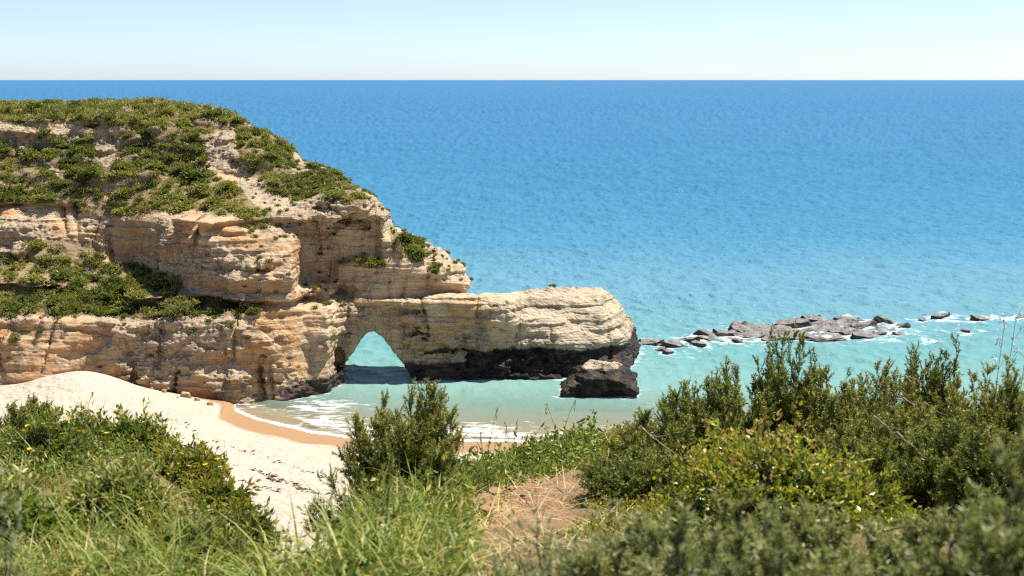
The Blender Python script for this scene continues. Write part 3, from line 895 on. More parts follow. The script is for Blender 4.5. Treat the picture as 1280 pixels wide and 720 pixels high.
GLOSSY = leaf_material('glossy_leaf', [(0, (0.016, 0.034, 0.010)), (0.36, (0.060, 0.115, 0.014)), (0.58, (0.28, 0.37, 0.024)), (0.88, (0.54, 0.52, 0.045)), (1, (0.54, 0.30, 0.09))], 0.6, 0.34, 0.28)
GREY = leaf_material('grey_leaf', [(0, (0.10, 0.13, 0.05)), (0.5, (0.29, 0.33, 0.15)), (1, (0.52, 0.53, 0.34))], 0.4, 0.45, 0.4)
YELLOW = leaf_material('sourgrass_leaf', [(0, (0.10, 0.14, 0.02)), (0.5, (0.28, 0.27, 0.035)), (0.8, (0.46, 0.36, 0.06)), (1, (0.42, 0.22, 0.09))], 0.3, 0.4)
WOOD = plain_material('grey_bark', (0.10, 0.07, 0.05), (0.24, 0.19, 0.15), 30)
DEAD = plain_material('bleached_wood', (0.30, 0.25, 0.19), (0.52, 0.46, 0.38), 25)
PETAL_Y = plain_material('yellow_petal', (0.75, 0.55, 0.03), (0.85, 0.68, 0.06), 20, 0.6)
PETAL_L = plain_material('lilac_petal', (0.42, 0.40, 0.72), (0.60, 0.58, 0.85), 20, 0.6)
PETAL_W = plain_material('white_petal', (0.70, 0.62, 0.62), (0.82, 0.78, 0.76), 20, 0.6)

def join(parts):
    Vs, Fs, Ts, o = [], [], [], 0
    for V, F, t in parts:
        Vs.append(V); Fs.append(F + o); Ts.append(t); o += len(V)
    return np.concatenate(Vs), np.concatenate(Fs), np.concatenate(Ts)

def unit(v): return v / (np.linalg.norm(v, axis=-1, keepdims=True) + 1e-9)

def rand_dirs(rng, n):
    return unit(rng.normal(size=(n, 3)))

def leaves(rng, P, A, L, Wd, tint, fold=0.25):
    """pointed leaves with a folded midrib at P along A; two triangles each"""
    n = len(P)
    A = unit(A)
    side = unit(np.cross(A, rand_dirs(rng, n)))
    up = np.cross(side, A)
    L = np.broadcast_to(np.asarray(L, float), (n,))[:, None]; Wd = np.broadcast_to(np.asarray(Wd, float), (n,))[:, None]
    mid = P + A * L * 0.45 + up * Wd * fold
    V = np.stack([P, mid + side * Wd * 0.5, P + A * L, mid - side * Wd * 0.5], 1).reshape(-1, 3)
    b = np.arange(n) * 4
    F = np.concatenate([np.stack([b, b + 1, b + 2], 1), np.stack([b, b + 2, b + 3], 1)])
    return V, F, np.repeat(np.broadcast_to(tint, (n,)), 4)

def blades(rng, P, L, Wd, lean, bend, tint, segs=4, az=None):
    """grass blades: thin strips that lean and droop"""
    n = len(P)
    az = rng.uniform(0, 2 * np.pi, n) if az is None else az
    d = np.stack([np.cos(az), np.sin(az), 0 * az], 1)
    tw = az + np.pi / 2 + rng.uniform(-0.7, 0.7, n)
    s = np.stack([np.cos(tw), np.sin(tw), 0 * tw], 1)
    th = np.asarray(lean) * np.ones(n)
    p = P.copy(); rows = []
    for k in range(segs + 1):
        w = Wd * (1 - (k / segs) ** 1.6) * 0.5 + 0.0004
        rows += [p - s * w[:, None], p + s * w[:, None]]
        st = (L / segs)[:, None]
        p = p + st * (d * np.sin(th)[:, None] + np.array((0, 0, 1.0)) * np.cos(th)[:, None])
        th = th + bend / segs
    V = np.stack(rows, 1).reshape(-1, 3)
    m = 2 * (segs + 1)
    b = np.arange(n) * m
    F = np.concatenate([np.stack([b + 2 * k, b + 2 * k + 1, b + 2 * k + 3, b + 2 * k + 2], 1) for k in range(segs)])
    return V, F, np.repeat(tint, m)

def tubes(lines, sides=4):
    """lines: list of (points (k,3), radii (k,)) -> one mesh of tapered tubes"""
    Vs, Fs, o = [], [], 0
    for P, r in lines:
        P = np.asarray(P, float); k = len(P)
        T = unit(np.gradient(P, axis=0))
        ref = np.where(np.abs(T[:, 2:3]) > 0.9, np.array([[1.0, 0, 0]]), np.array([[0, 0, 1.0]]))
        u = unit(np.cross(T, ref)); w = np.cross(T, u)
        a = np.arange(sides) * 2 * np.pi / sides
        ring = P[:, None] + np.asarray(r)[:, None, None] * (u[:, None] * np.cos(a)[None, :, None] + w[:, None] * np.sin(a)[None, :, None])
        Vs.append(ring.reshape(-1, 3))
        i = np.arange(k - 1)[:, None] * sides; j = np.arange(sides)[None, :]; j2 = (j + 1) % sides
        Fs.append(np.stack([i + j, i + j2, i + sides + j2, i + sides + j], -1).reshape(-1, 4) + o)
        o += k * sides
    return np.concatenate(Vs), np.concatenate(Fs)

# ------------------------------------------------------------------ scrub on the headland
def scrub_clump(seed, n, leaf=0.11, flat=0.62):
    """loose rounded shrub about 1 m across made of leafy twigs"""
    rng = np.random.default_rng(seed)
    k = 9
    c = unit(rng.normal(size=(k, 3)) * (1, 1, 0.7)) * rng.uniform(0.12, 0.34, (k, 1)); c[:, 2] = np.abs(c[:, 2]) * 0.9 + 0.05
    r = rng.uniform(0.13, 0.26, k)
    w = rng.integers(0, k, n)
    d = rand_dirs(rng, n); d[:, 2] = np.abs(d[:, 2]) * 1.0 - 0.15
    d = unit(d)
    P = c[w] + d * (r[w] * rng.uniform(0.55, 1.12, n))[:, None]
    P[:, 2] *= flat / 0.62
    tint = np.clip(rng.normal(0.42, 0.20, n) + (rng.uniform(-0.2, 0.2, k))[w], 0, 1)
    a = leaves(rng, P, d + rand_dirs(rng, n) * 0.7, leaf * rng.uniform(0.7, 1.4, n), leaf * 0.62, tint)
    m = n // 3                                                        # inner leaves coloured near black, painting the shade of the core
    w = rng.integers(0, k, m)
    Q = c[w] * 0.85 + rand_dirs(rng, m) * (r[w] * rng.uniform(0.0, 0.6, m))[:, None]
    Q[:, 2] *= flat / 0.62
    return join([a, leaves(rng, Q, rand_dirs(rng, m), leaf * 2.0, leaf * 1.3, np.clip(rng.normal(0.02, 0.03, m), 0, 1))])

rng = np.random.default_rng(11)
up_ok = CN[:, 2] > 0.12
cand = np.flatnonzero((CVEG > 0.5) & up_ok & (CPX > -150))
protos = [scrub_clump(200 + i, 420) for i in range(7)]
small = [scrub_clump(300 + i, 120, 0.10, 0.45) for i in range(6)]
# zones: 0 upper slope, 1 terrace under the bulge, 2 brow above the cave and the slope beside it
def zone(px, py): return np.where(px > 332, 2, np.where(py > 294, 1, 0))
greens = {'dark': -0.22, 'green': 0.03, 'pale': 0.30}
shades = list(greens)
patch_v = fbm2(CV[:, 0], CV[:, 1] + CV[:, 2], 4.0, 3, 71)
proto_me = {}
for i, (V, F, t) in enumerate(protos):
    for s in shades:
        proto_me[i, s] = mesh_np('scrub_bush', V, F, SCRUB, False, {'tint': np.clip(t + greens[s], 0, 1)})
shade_lab = {'dark': 'dark green', 'green': 'mid green', 'pale': 'yellowish green'}
zgrp = ['on the upper slope', 'on the terrace', 'on the right brow']
def where_is(px, py):
    if px > 332:
        return ('above the left side of the cave' if px < 400 else 'above the right side of the cave') if px < 470 else 'on the lower right shoulder of the cliff'
    if py > 294:
        col = 'at the left edge of the terrace' if px < 60 else 'on the terrace below the low ochre wall' if px < 130 else 'on the terrace left of the bulging rock' if px < 205 else 'tucked under the bulging rock'
        return col + (', in its upper part' if py < 345 else ', near the brink')
    col = 'by the picture edge' if px < 55 else 'beside the pale outcrop' if px < 125 else 'in mid headland' if px < 190 else 'above the bulging rock' if px < 255 else 'next to rough pale rock'
    row = 'just below the skyline' if py < 178 else 'half way up the slope' if py < 225 else 'low on the slope'
    return row + ' ' + col
pick = rng.choice(cand, 4000, replace=False)
taken = []
n_bush = 0
for v in pick:
    if n_bush >= 230: break
    x = CV[v]
    if CPX[v] < -40 or (CPY[v] < 140 and rng.random() < 0.5): continue
    if any((x[0] - q[0]) ** 2 + (x[1] - q[1]) ** 2 + (x[2] - q[2]) ** 2 < (0.55 + 0.4 * q[3]) ** 2 for q in taken): continue
    z = int(zone(CPX[v], CPY[v]))
    k = patch_v[v] + rng.normal(0, 0.16)
    sh = 'dark' if k > 0.16 else ('green' if k > -0.10 else 'pale')
    sc = 0.55 + 1.5 * rng.random() ** 1.7 * (0.75 if z == 2 else 1.0)
    taken.append((x[0], x[1], x[2], sc))
    o = link('scrub_bush', proto_me[int(rng.integers(0, 7)), sh], None, tuple(x - CN[v] * 0.08))
    o.scale = (sc * 1.15, sc * 1.1, sc * rng.uniform(0.5, 0.95))
    o.rotation_euler = (rng.uniform(-0.3, 0.1), rng.uniform(-0.2, 0.2), rng.uniform(0, 6.28))
    tag(o, ('big ' if sc > 1.36 else 'small ' if sc < 0.98 else 'middling ') + shade_lab[sh] + ' bush ' + where_is(CPX[v], CPY[v]), 'bush', 'bushes ' + zgrp[z])
    n_bush += 1

def lone_bush(px, py, sc, sh, label, squash=1.0):
    d = (CPX - px) ** 2 + (CPY - py) ** 2 + np.where(CN[:, 2] < 0.05, 200, 0) + np.where(CN[:, 1] > 0.6, 1e5, 0)
    v = int(np.argmin(d))
    o = link('scrub_bush', proto_me[int(rng.integers(0, 7)), sh], None, tuple(CV[v] - CN[v] * 0.05))
    o.scale = (sc, sc, sc * squash)
    o.rotation_euler = (0, 0, rng.uniform(0, 6.28))
    tag(o, label, 'bush')
lone_bush(281, 152, 2.5, 'dark', 'big dark round bush standing on the skyline where the cliff top starts to fall', 0.95)
lone_bush(268, 148, 1.8, 'dark', 'dark bush leaning on the left side of the big round skyline bush', 0.9)
lone_bush(322, 168, 1.2, 'dark', 'small dark bush on the skyline just below the big round one')
lone_bush(506, 301, 1.5, 'dark', 'dark bush on the skyline of the lower right shoulder of the cliff')
lone_bush(522, 324, 1.1, 'green', 'bush on the pale rock below the skyline of the lower right shoulder', 0.8)
lone_bush(466, 330, 1.2, 'green', 'bush spilling from the ledge beneath the big cave')
lone_bush(416, 312, 0.8, 'pale', 'small yellowish tuft growing on the pale patch inside the cave')
lone_bush(559, 318, 0.6, 'pale', 'small tuft on the skyline near the pointed end of the upper cliff')
lone_bush(20, 424, 0.9, 'pale', 'tuft hanging on the lower ochre wall at the far end of the beach')
lone_bush(545, 341, 0.7, 'dark', 'low dark tuft on the blunt end of the upper cliff')

# everything too tangled to count: low scrub, and dry grass on the cliff top
parts = []
w = np.clip(0.75 + patch_v[cand] * 0.9, 0.1, 1.5)
pick = rng.choice(cand, 3000, replace=True, p=w / w.sum())
for v in pick:
    V, F, t = small[int(rng.integers(0, 6))]
    sc = rng.uniform(0.55, 1.45)
    a = rng.uniform(0, 6.28); ca, sa = math.cos(a), math.sin(a)
    Q = V * sc
    Q = np.stack([Q[:, 0] * ca - Q[:, 1] * sa, Q[:, 0] * sa + Q[:, 1] * ca, Q[:, 2]], 1) + CV[v] - CN[v] * 0.05
    parts.append((Q, F, np.clip(t + 0.18 - patch_v[v] * 0.6 + rng.normal(0, 0.20), 0, 1)))
V, F, t = join(parts)
tag(link('headland_scrub', mesh_np('headland_scrub', V, F, SCRUB, False, {'tint': t})), 'low tangled green and yellow scrub covering the slopes of the headland', kind='stuff')

v = rng.choice(cand, 380)
n = len(v) * 14
P = np.repeat(CV[v], 14, 0) + rng.normal(0, 0.22, (n, 3)) * (1, 1, 0.5)
V, F, t = blades(rng, P, rng.uniform(0.25, 0.7, n), np.full(n, 0.035), rng.uniform(0.1, 1.2, n), rng.uniform(-0.3, 1.0, n), np.full(n, 0.5), 2)
tag(link('dead_scrub', mesh_np('dead_scrub', V, F, DRY, False, {'tint': t})), 'dry brown stems and dead twigs among the scrub of the headland', kind='stuff')
top = np.flatnonzero((CPX < 300) & (CPX > -200) & (CPY < 152) & (CN[:, 2] > 0.55))
v = rng.choice(top, 11000)
P = CV[v] + rng.normal(0, 0.1, (len(v), 3)) * (1, 1, 0)
n = len(v)
V, F, t = blades(rng, P, rng.uniform(0.2, 0.5, n) * (1 + 0.4 * patch_v[v]), np.full(n, 0.045), rng.uniform(0.05, 0.5, n), rng.uniform(0.2, 1.2, n), np.clip(rng.normal(0.80, 0.16, n), 0, 1), 2)
tag(link('cliff_top_grass', mesh_np('cliff_top_grass', V, F, STRAW, False, {'tint': t})), 'dry pale grass fringing the flat top of the headland', kind='stuff')
ledge = np.flatnonzero((CN[:, 2] > 0.5) & (CPX > 300) & (CPY < 390) & (CVEG < 0.5) | (CN[:, 2] > 0.6) & (CPY > 396) & (CPY < 425) & (CPX < 300))
v = rng.choice(ledge, 300)
parts = []
for i in v:
    Vv, Fv, t = small[int(rng.integers(0, 6))]
    parts.append((Vv * rng.uniform(0.25, 0.75) + CV[i], Fv, np.clip(t + rng.normal(0.05, 0.15), 0, 1)))
V, F, t = join(parts)
tag(link('ledge_tufts', mesh_np('ledge_tufts', V, F, SCRUB, False, {'tint': t})), 'tiny tufts of green in the cracks of the bare cliff ledges', kind='stuff')
i = int(np.argmin((to_px(AV[:, 0], AV[:, 1], AV[:, 2])[0] - 692) ** 2 + (to_px(AV[:, 0], AV[:, 1], AV[:, 2])[1] - 356) ** 2))
o = link('scrub_bush', proto_me[2, 'dark'], None, tuple(AV[i] + np.array((0, 0.2, -0.05)))); o.scale = (0.8, 0.6, 0.4)
tag(o, 'flat dark cushion of plants on top of the arch rock', 'bush')
# ------------------------------------------------------------------ the cliff-top slope the camera stands on
_E = np.array([(-2500, 12.5), (-300, 12.5), (60, 11.6), (190, 10.6), (260, 9.0), (310, 7.9), (350, 7.0), (385, 6.1), (420, 6.1), (450, 7.2), (490, 8.8), (545, 10.6), (620, 11.8), (740, 13), (900, 13.5), (1400, 13.5), (3500, 13)])
def slope_z(x, y):
    x, y = np.asarray(x, float), np.asarray(y, float)
    px = 640 + FPX * x / np.maximum(y * CP + 2.6 * SP, 1.0)
    e = np.interp(px, _E[:, 0], _E[:, 1])
    yy = np.minimum(y, e)
    z = 18.24 - 0.226 * (yy - 5) * np.where(yy > 5, 1, 0.45)
    z = z - 0.10 * np.clip((430 - px) / 60, 0, 1) - 0.16 * np.exp(-((px - 375) / 75) ** 2) * np.clip((yy - 4.5) / 2, 0, 1)
    z = z + 0.30 * np.clip((300 - px) / 120, 0, 1) * np.clip((yy - 5) / 3, 0, 1)
    z = z + 0.28 * np.clip((px - 640) / 130, 0, 1) * np.clip((yy - 7) / 4, 0, 1)
    z = z + 0.09 * fbm2(x, y, 1.6, 4, 401)
    z = z - 1.5 * np.maximum(y - e, 0) - 0.25 * np.clip((y - e + 0.6) / 0.6, 0, 1) ** 2
    return np.maximum(z, 0.4)

def soil_material():
    N = Nodes('red_soil')
    p = N.obj()
    n1 = N.noise(p, 1.3, 5, 0.6); n2 = N.noise(p, 14, 6, 0.7); n3 = N.noise(p, 55, 3, 0.7)
    col = N.mix(N.map(n1, 0.35, 0.65), (0.36, 0.20, 0.10), (0.46, 0.29, 0.16))
    col = N.mix(N.map(n2, 0.52, 0.68, 0, 0.8), col, (0.50, 0.37, 0.22))
    col = N.mix(N.map(n2, 0.30, 0.42, 0.7, 0), col, (0.13, 0.075, 0.04))
    col = N.mix(N.math('MULTIPLY', N.attr('growth'), N.map(n2, 0.3, 0.6)), col, (0.12, 0.13, 0.04))
    h = N.math('ADD', N.math('MULTIPLY', n2, 1.0), N.math('MULTIPLY', n3, 0.35))
    return N.finish(N.principled(**{'Base Color': col, 'Roughness': 0.95, 'Normal': N.bump(h, 1.0, 0.06), 'Specular IOR Level': 0.15}))
xs = steps((-14, -5, 0.3), (-5, 5.4, 0.055), (5.4, 14, 0.3))
ys = steps((-6, 3, 0.3), (3, 13.8, 0.055), (13.8, 26, 0.4))
X, Y, F = grid_mesh(xs, ys)
PXg = 640 + FPX * X / np.maximum(Y * CP + 2.6 * SP, 1)
bare = np.clip(1 - np.hypot((PXg - 650) / 95, (Y - 8.2) / 2.6), 0, 1) + np.clip(1 - np.hypot((PXg - 330) / 40, (Y - 8.2) / 1.2), 0, 1)
Zg = slope_z(X, Y) + 0.05 * fbm2(X, Y, 0.35, 3, 420) * (1 + 1.2 * np.clip(bare * 2, 0, 1))
slope = link('cliff_top_slope', mesh_np('cliff_top_slope', np.stack([X, Y, Zg], 1), F, soil_material(), True, {'growth': np.clip(0.9 - 2 * bare, 0, 1)}))
tag(slope, 'reddish bare earth of the slope above the beach', kind='structure')

def on_slope(px, D, sink=0.02):
    u = (px - 640) / FPX
    x = u * (D * CP + 2.3 * SP)
    return np.array((x, D, float(slope_z(x, D)) - sink))
def scatter(rng, n, px0, px1, d0, d1, keep=None):
    px = rng.uniform(px0, px1, n)
    D = np.sqrt(rng.uniform(d0 ** 2, d1 ** 2, n))
    if keep is not None:
        k = keep(px, D, rng); px, D = px[k], D[k]
    e = np.interp(px, _E[:, 0], _E[:, 1])
    k = D < e + 0.25
    px, D = px[k], D[k]
    x = (px - 640) / FPX * (D * CP + 2.3 * SP)
    return np.stack([x, D, slope_z(x, D) - 0.01], 1), px, D

# ------------------------------------------------------------------ shrubs of twigs and needles
def twiggy(seed, height, spread, mains, twigs, needles, nlen, nwid, tip_tint=0.25, base_tint=0.35, upright=0.5, thick=0.007, twig_len=0.2, start=0.2, jitter=0.35, gap=0):
    rng = np.random.default_rng(seed)
    wood, NP, NA, NT = [], [], [], []
    for m in range(mains):
        a = rng.uniform(0, 2 * np.pi); rr = math.sqrt(rng.uniform(0.02, 1)) * spread
        tip = np.array((rr * math.cos(a), rr * math.sin(a), height * (1 - 0.55 * (rr / spread) ** 2) * rng.uniform(0.72, 1.05)))
        b = np.array((0.12 * tip[0], 0.12 * tip[1], 0)) + rng.normal(0, 0.015, 3) * (1, 1, 0)
        t = np.linspace(0, 1, 9)[:, None]
        mid = b * 0.5 + tip * 0.5 + np.array((tip[0], tip[1], 0)) * (0.32 * (1 - upright)) - np.array((0, 0, 0.08 * height))
        P = (1 - t) ** 2 * b + 2 * t * (1 - t) * mid + t * t * tip
        P[1:-1] += rng.normal(0, 0.012 * height, (7, 3))
        L = np.linalg.norm(np.diff(P, axis=0), axis=1).sum()
        wood.append((P, np.linspace(thick, 0.0012, 9)))
        for k in range(twigs):
            q = rng.uniform(start, 1.0)
            f = q * 8; i = min(int(f), 7)
            o = P[i] + (P[i + 1] - P[i]) * (f - i)
            T = unit(P[i + 1] - P[i])
            d = unit(T * (0.75 + upright * 0.5) + rand_dirs(rng, 1)[0] * 0.75 + np.array((0, 0, 0.35 * upright)))
            ln = twig_len * rng.uniform(0.45, 1.1) * (1.15 - 0.55 * q)
            e = o + d * ln + np.array((0, 0, 0.12 * ln))
            s = np.linspace(0, 1, 4)[:, None]
            Q = o + (e - o) * s + np.array((0, 0, 1)) * (s * s - s) * ln * 0.15
            wood.append((Q, np.linspace(0.0018, 0.0007, 4)))
            u = rng.uniform(0.08, 1.02, needles)
            NP.append(o + (e - o) * u[:, None] + np.array((0, 0, 1)) * ((u * u - u) * ln * 0.15)[:, None])
            NA.append(d * 0.85 + rand_dirs(rng, needles) * 0.95)
            NT.append(np.clip(base_tint + tip_tint * u * q + rng.normal(0, 0.10, needles) + rng.normal(0, 0.10), 0, 1))
    P, A, T = np.concatenate(NP), np.concatenate(NA), np.concatenate(NT)
    tips = (P, A)
    # dense needles round the inner wood, darkened to paint a shaded core
    I = []
    for Q, _r in wood[:: twigs + 1]:
        u = rng.uniform(0.8, 5.6, 46); i0 = u.astype(int)
        I.append(Q[i0] + (Q[i0 + 1] - Q[i0]) * (u - i0)[:, None] + rng.normal(0, 0.045 * height / 0.7, (46, 3)))
    I = np.concatenate(I); I = I[I[:, 2] > 0]
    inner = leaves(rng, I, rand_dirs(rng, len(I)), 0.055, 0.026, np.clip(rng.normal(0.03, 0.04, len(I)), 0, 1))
    n = len(P)
    A = unit(A); sd = unit(np.cross(A, rand_dirs(rng, n)))
    ln = nlen * rng.uniform(0.7, 1.3, n)[:, None]
    V = np.stack([P - sd * nwid / 2, P + sd * nwid / 2, P + A * ln * 0.65 + sd * nwid * 0.45, P + A * ln], 1).reshape(-1, 3)
    b = np.arange(n) * 4
    F = np.stack([b, b + 1, b + 2, b + 3], 1)
    wv, wf = tubes(wood, 3)
    F = np.concatenate([F[:, [0, 1, 2]], F[:, [0, 2, 3]]])
    return (wv, wf), join([(V, F, np.repeat(T, 4)), inner]), tips

def shrub(name, label, cat, loc, wood, fol, leaf_mat, group=None, foliage='foliage', rz=0.0):
    r = empty(name, loc, rz)
    tag(r, label, cat, group)
    link('branches', mesh_np('branches', wood[0], wood[1], WOOD, True), r)
    link(foliage, mesh_np(foliage, fol[0], fol[1], leaf_mat, False, {'tint': fol[2]}), r)
    return r

# the heath-like shrub in front of the bay
w, f, _ = twiggy(601, 0.74, 0.40, 44, 52, 40, 0.019, 0.0044, 0.42, 0.40, 0.4, 0.007, 0.13, 0.15)
shrub('heath_shrub', 'dark feathery heath shrub standing alone against the beach and surf', 'shrub', on_slope(510, 8.0), w, f, HEATH)
w, f, _ = twiggy(602, 0.48, 0.36, 24, 44, 38, 0.017, 0.0036, 0.24, 0.32, 0.25, 0.006, 0.13, 0.15)
shrub('heath_shrub', 'low spreading heath at the foot of the lone shrub, toward the sand', 'shrub', on_slope(462, 7.6), w, f, HEATH)
HS = [   # px, D, height, spread, mains, upright, tint, seed, label
 (822, 8.6, 0.50, 0.34, 20, 0.5, 0.28, 611, 'dark heath at the open end of the thicket, nearest the boulder'),
 (872, 9.2, 0.68, 0.34, 22, 0.7, 0.30, 612, 'upright heath with many thin spires below the boulder rock'),
 (918, 9.0, 0.80, 0.30, 20, 0.7, 0.38, 613, 'heath between the thin spires and the tallest dark heath'),
 (985, 9.6, 1.08, 0.24, 22, 0.85, 0.26, 614, 'tallest dark heath, rising in front of the reef'),
 (1040, 9.4, 0.72, 0.34, 22, 0.6, 0.42, 615, 'olive heath just right of the tallest dark heath'),
 (1095, 9.2, 0.80, 0.32, 20, 0.6, 0.46, 616, 'pale olive heath whose top is level with the end of the reef'),
 (1152, 9.6, 0.98, 0.15, 13, 0.9, 0.30, 617, 'slim dark heath with a rounded head below the round black rock'),
 (1180, 9.6, 0.96, 0.13, 11, 0.9, 0.34, 618, 'slim heath leaning on its darker twin below the surf rocks'),
 (1225, 9.0, 0.74, 0.32, 20, 0.6, 0.50, 619, 'grey green heath under the white flower stalks'),
 (1272, 8.4, 0.84, 0.32, 20, 0.6, 0.40, 620, 'heath cut by the edge of the picture below the surf'),
 (1120, 8.0, 0.56, 0.36, 20, 0.4, 0.40, 621, 'broad heath behind the yellow leaved bush, full of dead twigs'),
 (1200, 7.4, 0.56, 0.36, 22, 0.4, 0.30, 622, 'dark dense heath low in the thicket above the rosemary'),
 (1270, 6.8, 0.56, 0.34, 20, 0.4, 0.24, 623, 'nearly black heath in the corner above the rosemary'),
 (790, 7.8, 0.34, 0.26, 12, 0.3, 0.22, 624, 'low shaded heath beside the yellow ground cover'),
 (1060, 7.4, 0.46, 0.30, 14, 0.4, 0.34, 625, 'heath peeping over the crown of the yellow leaved bush'),
 (1340, 8.0, 0.80, 0.34, 14, 0.6, 0.40, 626, 'heath beyond the picture edge at the end of the thicket'),
 (1450, 8.8, 0.72, 0.36, 14, 0.5, 0.36, 629, 'broad heath out of frame past the end of the thicket'),
 (1580, 8.4, 0.66, 0.36, 14, 0.5, 0.42, 630, 'low olive heath out of frame beyond the broad one'),
 (1720, 9.0, 0.70, 0.34, 14, 0.6, 0.32, 631, 'last dark heath of the thicket, out of frame'),
 (18, 11.2, 0.48, 0.36, 16, 0.5, 0.24, 627, 'dark bush at the brink of the grassy bank beside the sand mound'),
 (60, 11.3, 0.34, 0.22, 9, 0.7, 0.30, 628, 'small dark bush between the corner bush and the flowery grass'),
]
for px, D, hh, sp, mn, upr, tn, sd, lab in HS:
    w, f, _ = twiggy(sd, hh * 0.96, sp * 1.12, int(mn * 2), 40, 32, 0.021, 0.0052, 0.42, tn - 0.02, upr * 0.7, 0.006, 0.13, 0.12)
    shrub('heath_shrub', lab, 'shrub', on_slope(px, D), w, f, HEATH)

# the glossy bush with yellow tips
def leafy(seed, height, spread, n_tw, per, ln, wd, tip, base, dome=1.0, spread_leaf=0.8):
    rng = np.random.default_rng(seed)
    wood, P, A, T = [], [], [], []
    for k in range(n_tw):
        d = unit(rng.normal(size=3) * (1, 1, 0.8)); d[2] = abs(d[2]) * 1.0 + 0.02; d = unit(d)
        r = rng.uniform(0.62, 1.03) if rng.random() < 0.75 else rng.uniform(0.3, 0.7)
        lump = 1 + 0.16 * math.sin(d[0] * 9 + seed) * math.cos(d[1] * 7 + d[2] * 5)
        e = d * np.array((spread, spread, height)) * r * lump
        o = e * 0.25 * np.array((1, 1, 0.5))
        s = np.linspace(0, 1, 5)[:, None]
        Q = o + (e - o) * s + rng.normal(0, 0.012, (5, 3)) * (s * (1 - s) * 4)
        wood.append((Q, np.linspace(0.004, 0.001, 5)))
        u = rng.uniform(0.5, 1.04, per) ** 0.7
        P.append(o + (e - o) * u[:, None] + rng.normal(0, 0.012, (per, 3)))
        ax = unit(e - o)
        A.append(ax * 0.9 + rand_dirs(rng, per) * spread_leaf + np.array((0, 0, 0.25)))
        T.append(np.clip(base + tip * np.clip((u - 0.62) / 0.32, 0, 1) * r ** 2 * (0.30 + 0.95 * d[2]) + rng.normal(0, 0.10, per) + rng.normal(0, 0.10), 0, 1))  # upward tips yellower: a sunlit rim put into the leaf colour
    P, A, T = np.concatenate(P), np.concatenate(A), np.concatenate(T)
    n = len(P)
    fol = leaves(rng, P, A, ln * rng.uniform(0.7, 1.3, n), wd * rng.uniform(0.8, 1.2, n), T, 0.18)
    m = n // 4  # dark fill leaves added inside, core shade put into their colour
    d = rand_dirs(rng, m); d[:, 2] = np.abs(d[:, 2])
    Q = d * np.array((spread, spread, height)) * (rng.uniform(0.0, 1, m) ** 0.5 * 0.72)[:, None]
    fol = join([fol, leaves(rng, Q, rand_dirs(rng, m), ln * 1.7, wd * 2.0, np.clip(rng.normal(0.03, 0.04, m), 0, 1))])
    return tubes(wood, 3), fol
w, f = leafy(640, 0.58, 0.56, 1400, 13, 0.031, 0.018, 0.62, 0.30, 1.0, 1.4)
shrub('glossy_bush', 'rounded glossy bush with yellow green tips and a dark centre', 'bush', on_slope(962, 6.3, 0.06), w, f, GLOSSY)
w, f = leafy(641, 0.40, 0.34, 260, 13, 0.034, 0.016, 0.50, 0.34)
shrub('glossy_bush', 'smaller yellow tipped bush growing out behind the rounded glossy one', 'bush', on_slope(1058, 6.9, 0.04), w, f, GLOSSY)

# broad-leaved weeds that break up the grass of the bank
for px, D, hh, sp, ntw, mat, sd, lab in [
 (120, 9.8, 0.36, 0.34, 240, SCRUB, 671, 'leafy green weed bush on the bank straight below the sand mound'),
 (175, 9.4, 0.34, 0.30, 220, STRAW, 672, 'bright leafy weed bush in the middle of the flowery bank'),
 (232, 8.4, 0.30, 0.26, 200, YELLOW, 673, 'reddish dry leaved bush on the shoulder of the bank'),
 (268, 7.8, 0.28, 0.24, 180, YELLOW, 674, 'tawny bush at the end of the bank above the crumbling brink'),
 (305, 7.2, 0.22, 0.20, 150, SCRUB, 675, 'low green bush on the crumbling brink beside the sand'),
 (60, 8.2, 0.34, 0.36, 240, SCRUB, 676, 'dark leafy bush low in the grass under the corner heath'),
 (150, 6.6, 0.26, 0.30, 220, STRAW, 677, 'pale leafy weeds in the middle of the foreground grass'),
 (20, 6.0, 0.34, 0.30, 200, STRAW, 678, 'weed bush at the picture edge in front of the dark leafy one'),
 (240, 5.6, 0.20, 0.26, 160, SCRUB, 679, 'low weeds in the hollow near the bottom of the picture'),
 (575, 9.4, 0.24, 0.26, 200, STRAW, 680, 'fresh green weed bush between the lone shrub and the arching grass'),
 (668, 10.8, 0.24, 0.34, 260, STRAW, 681, 'fresh green weed bush on the brink in front of the surf'),
 (720, 11.4, 0.20, 0.26, 180, STRAW, 682, 'small bright weed bush at the right end of the green brink'),
]:
    w, f = leafy(sd, hh, sp, ntw, 12, 0.045, 0.018, 0.30, 0.34, 1.0, 1.1)
    shrub('weed_bush', lab, 'plant', on_slope(px, D), w, f, mat)

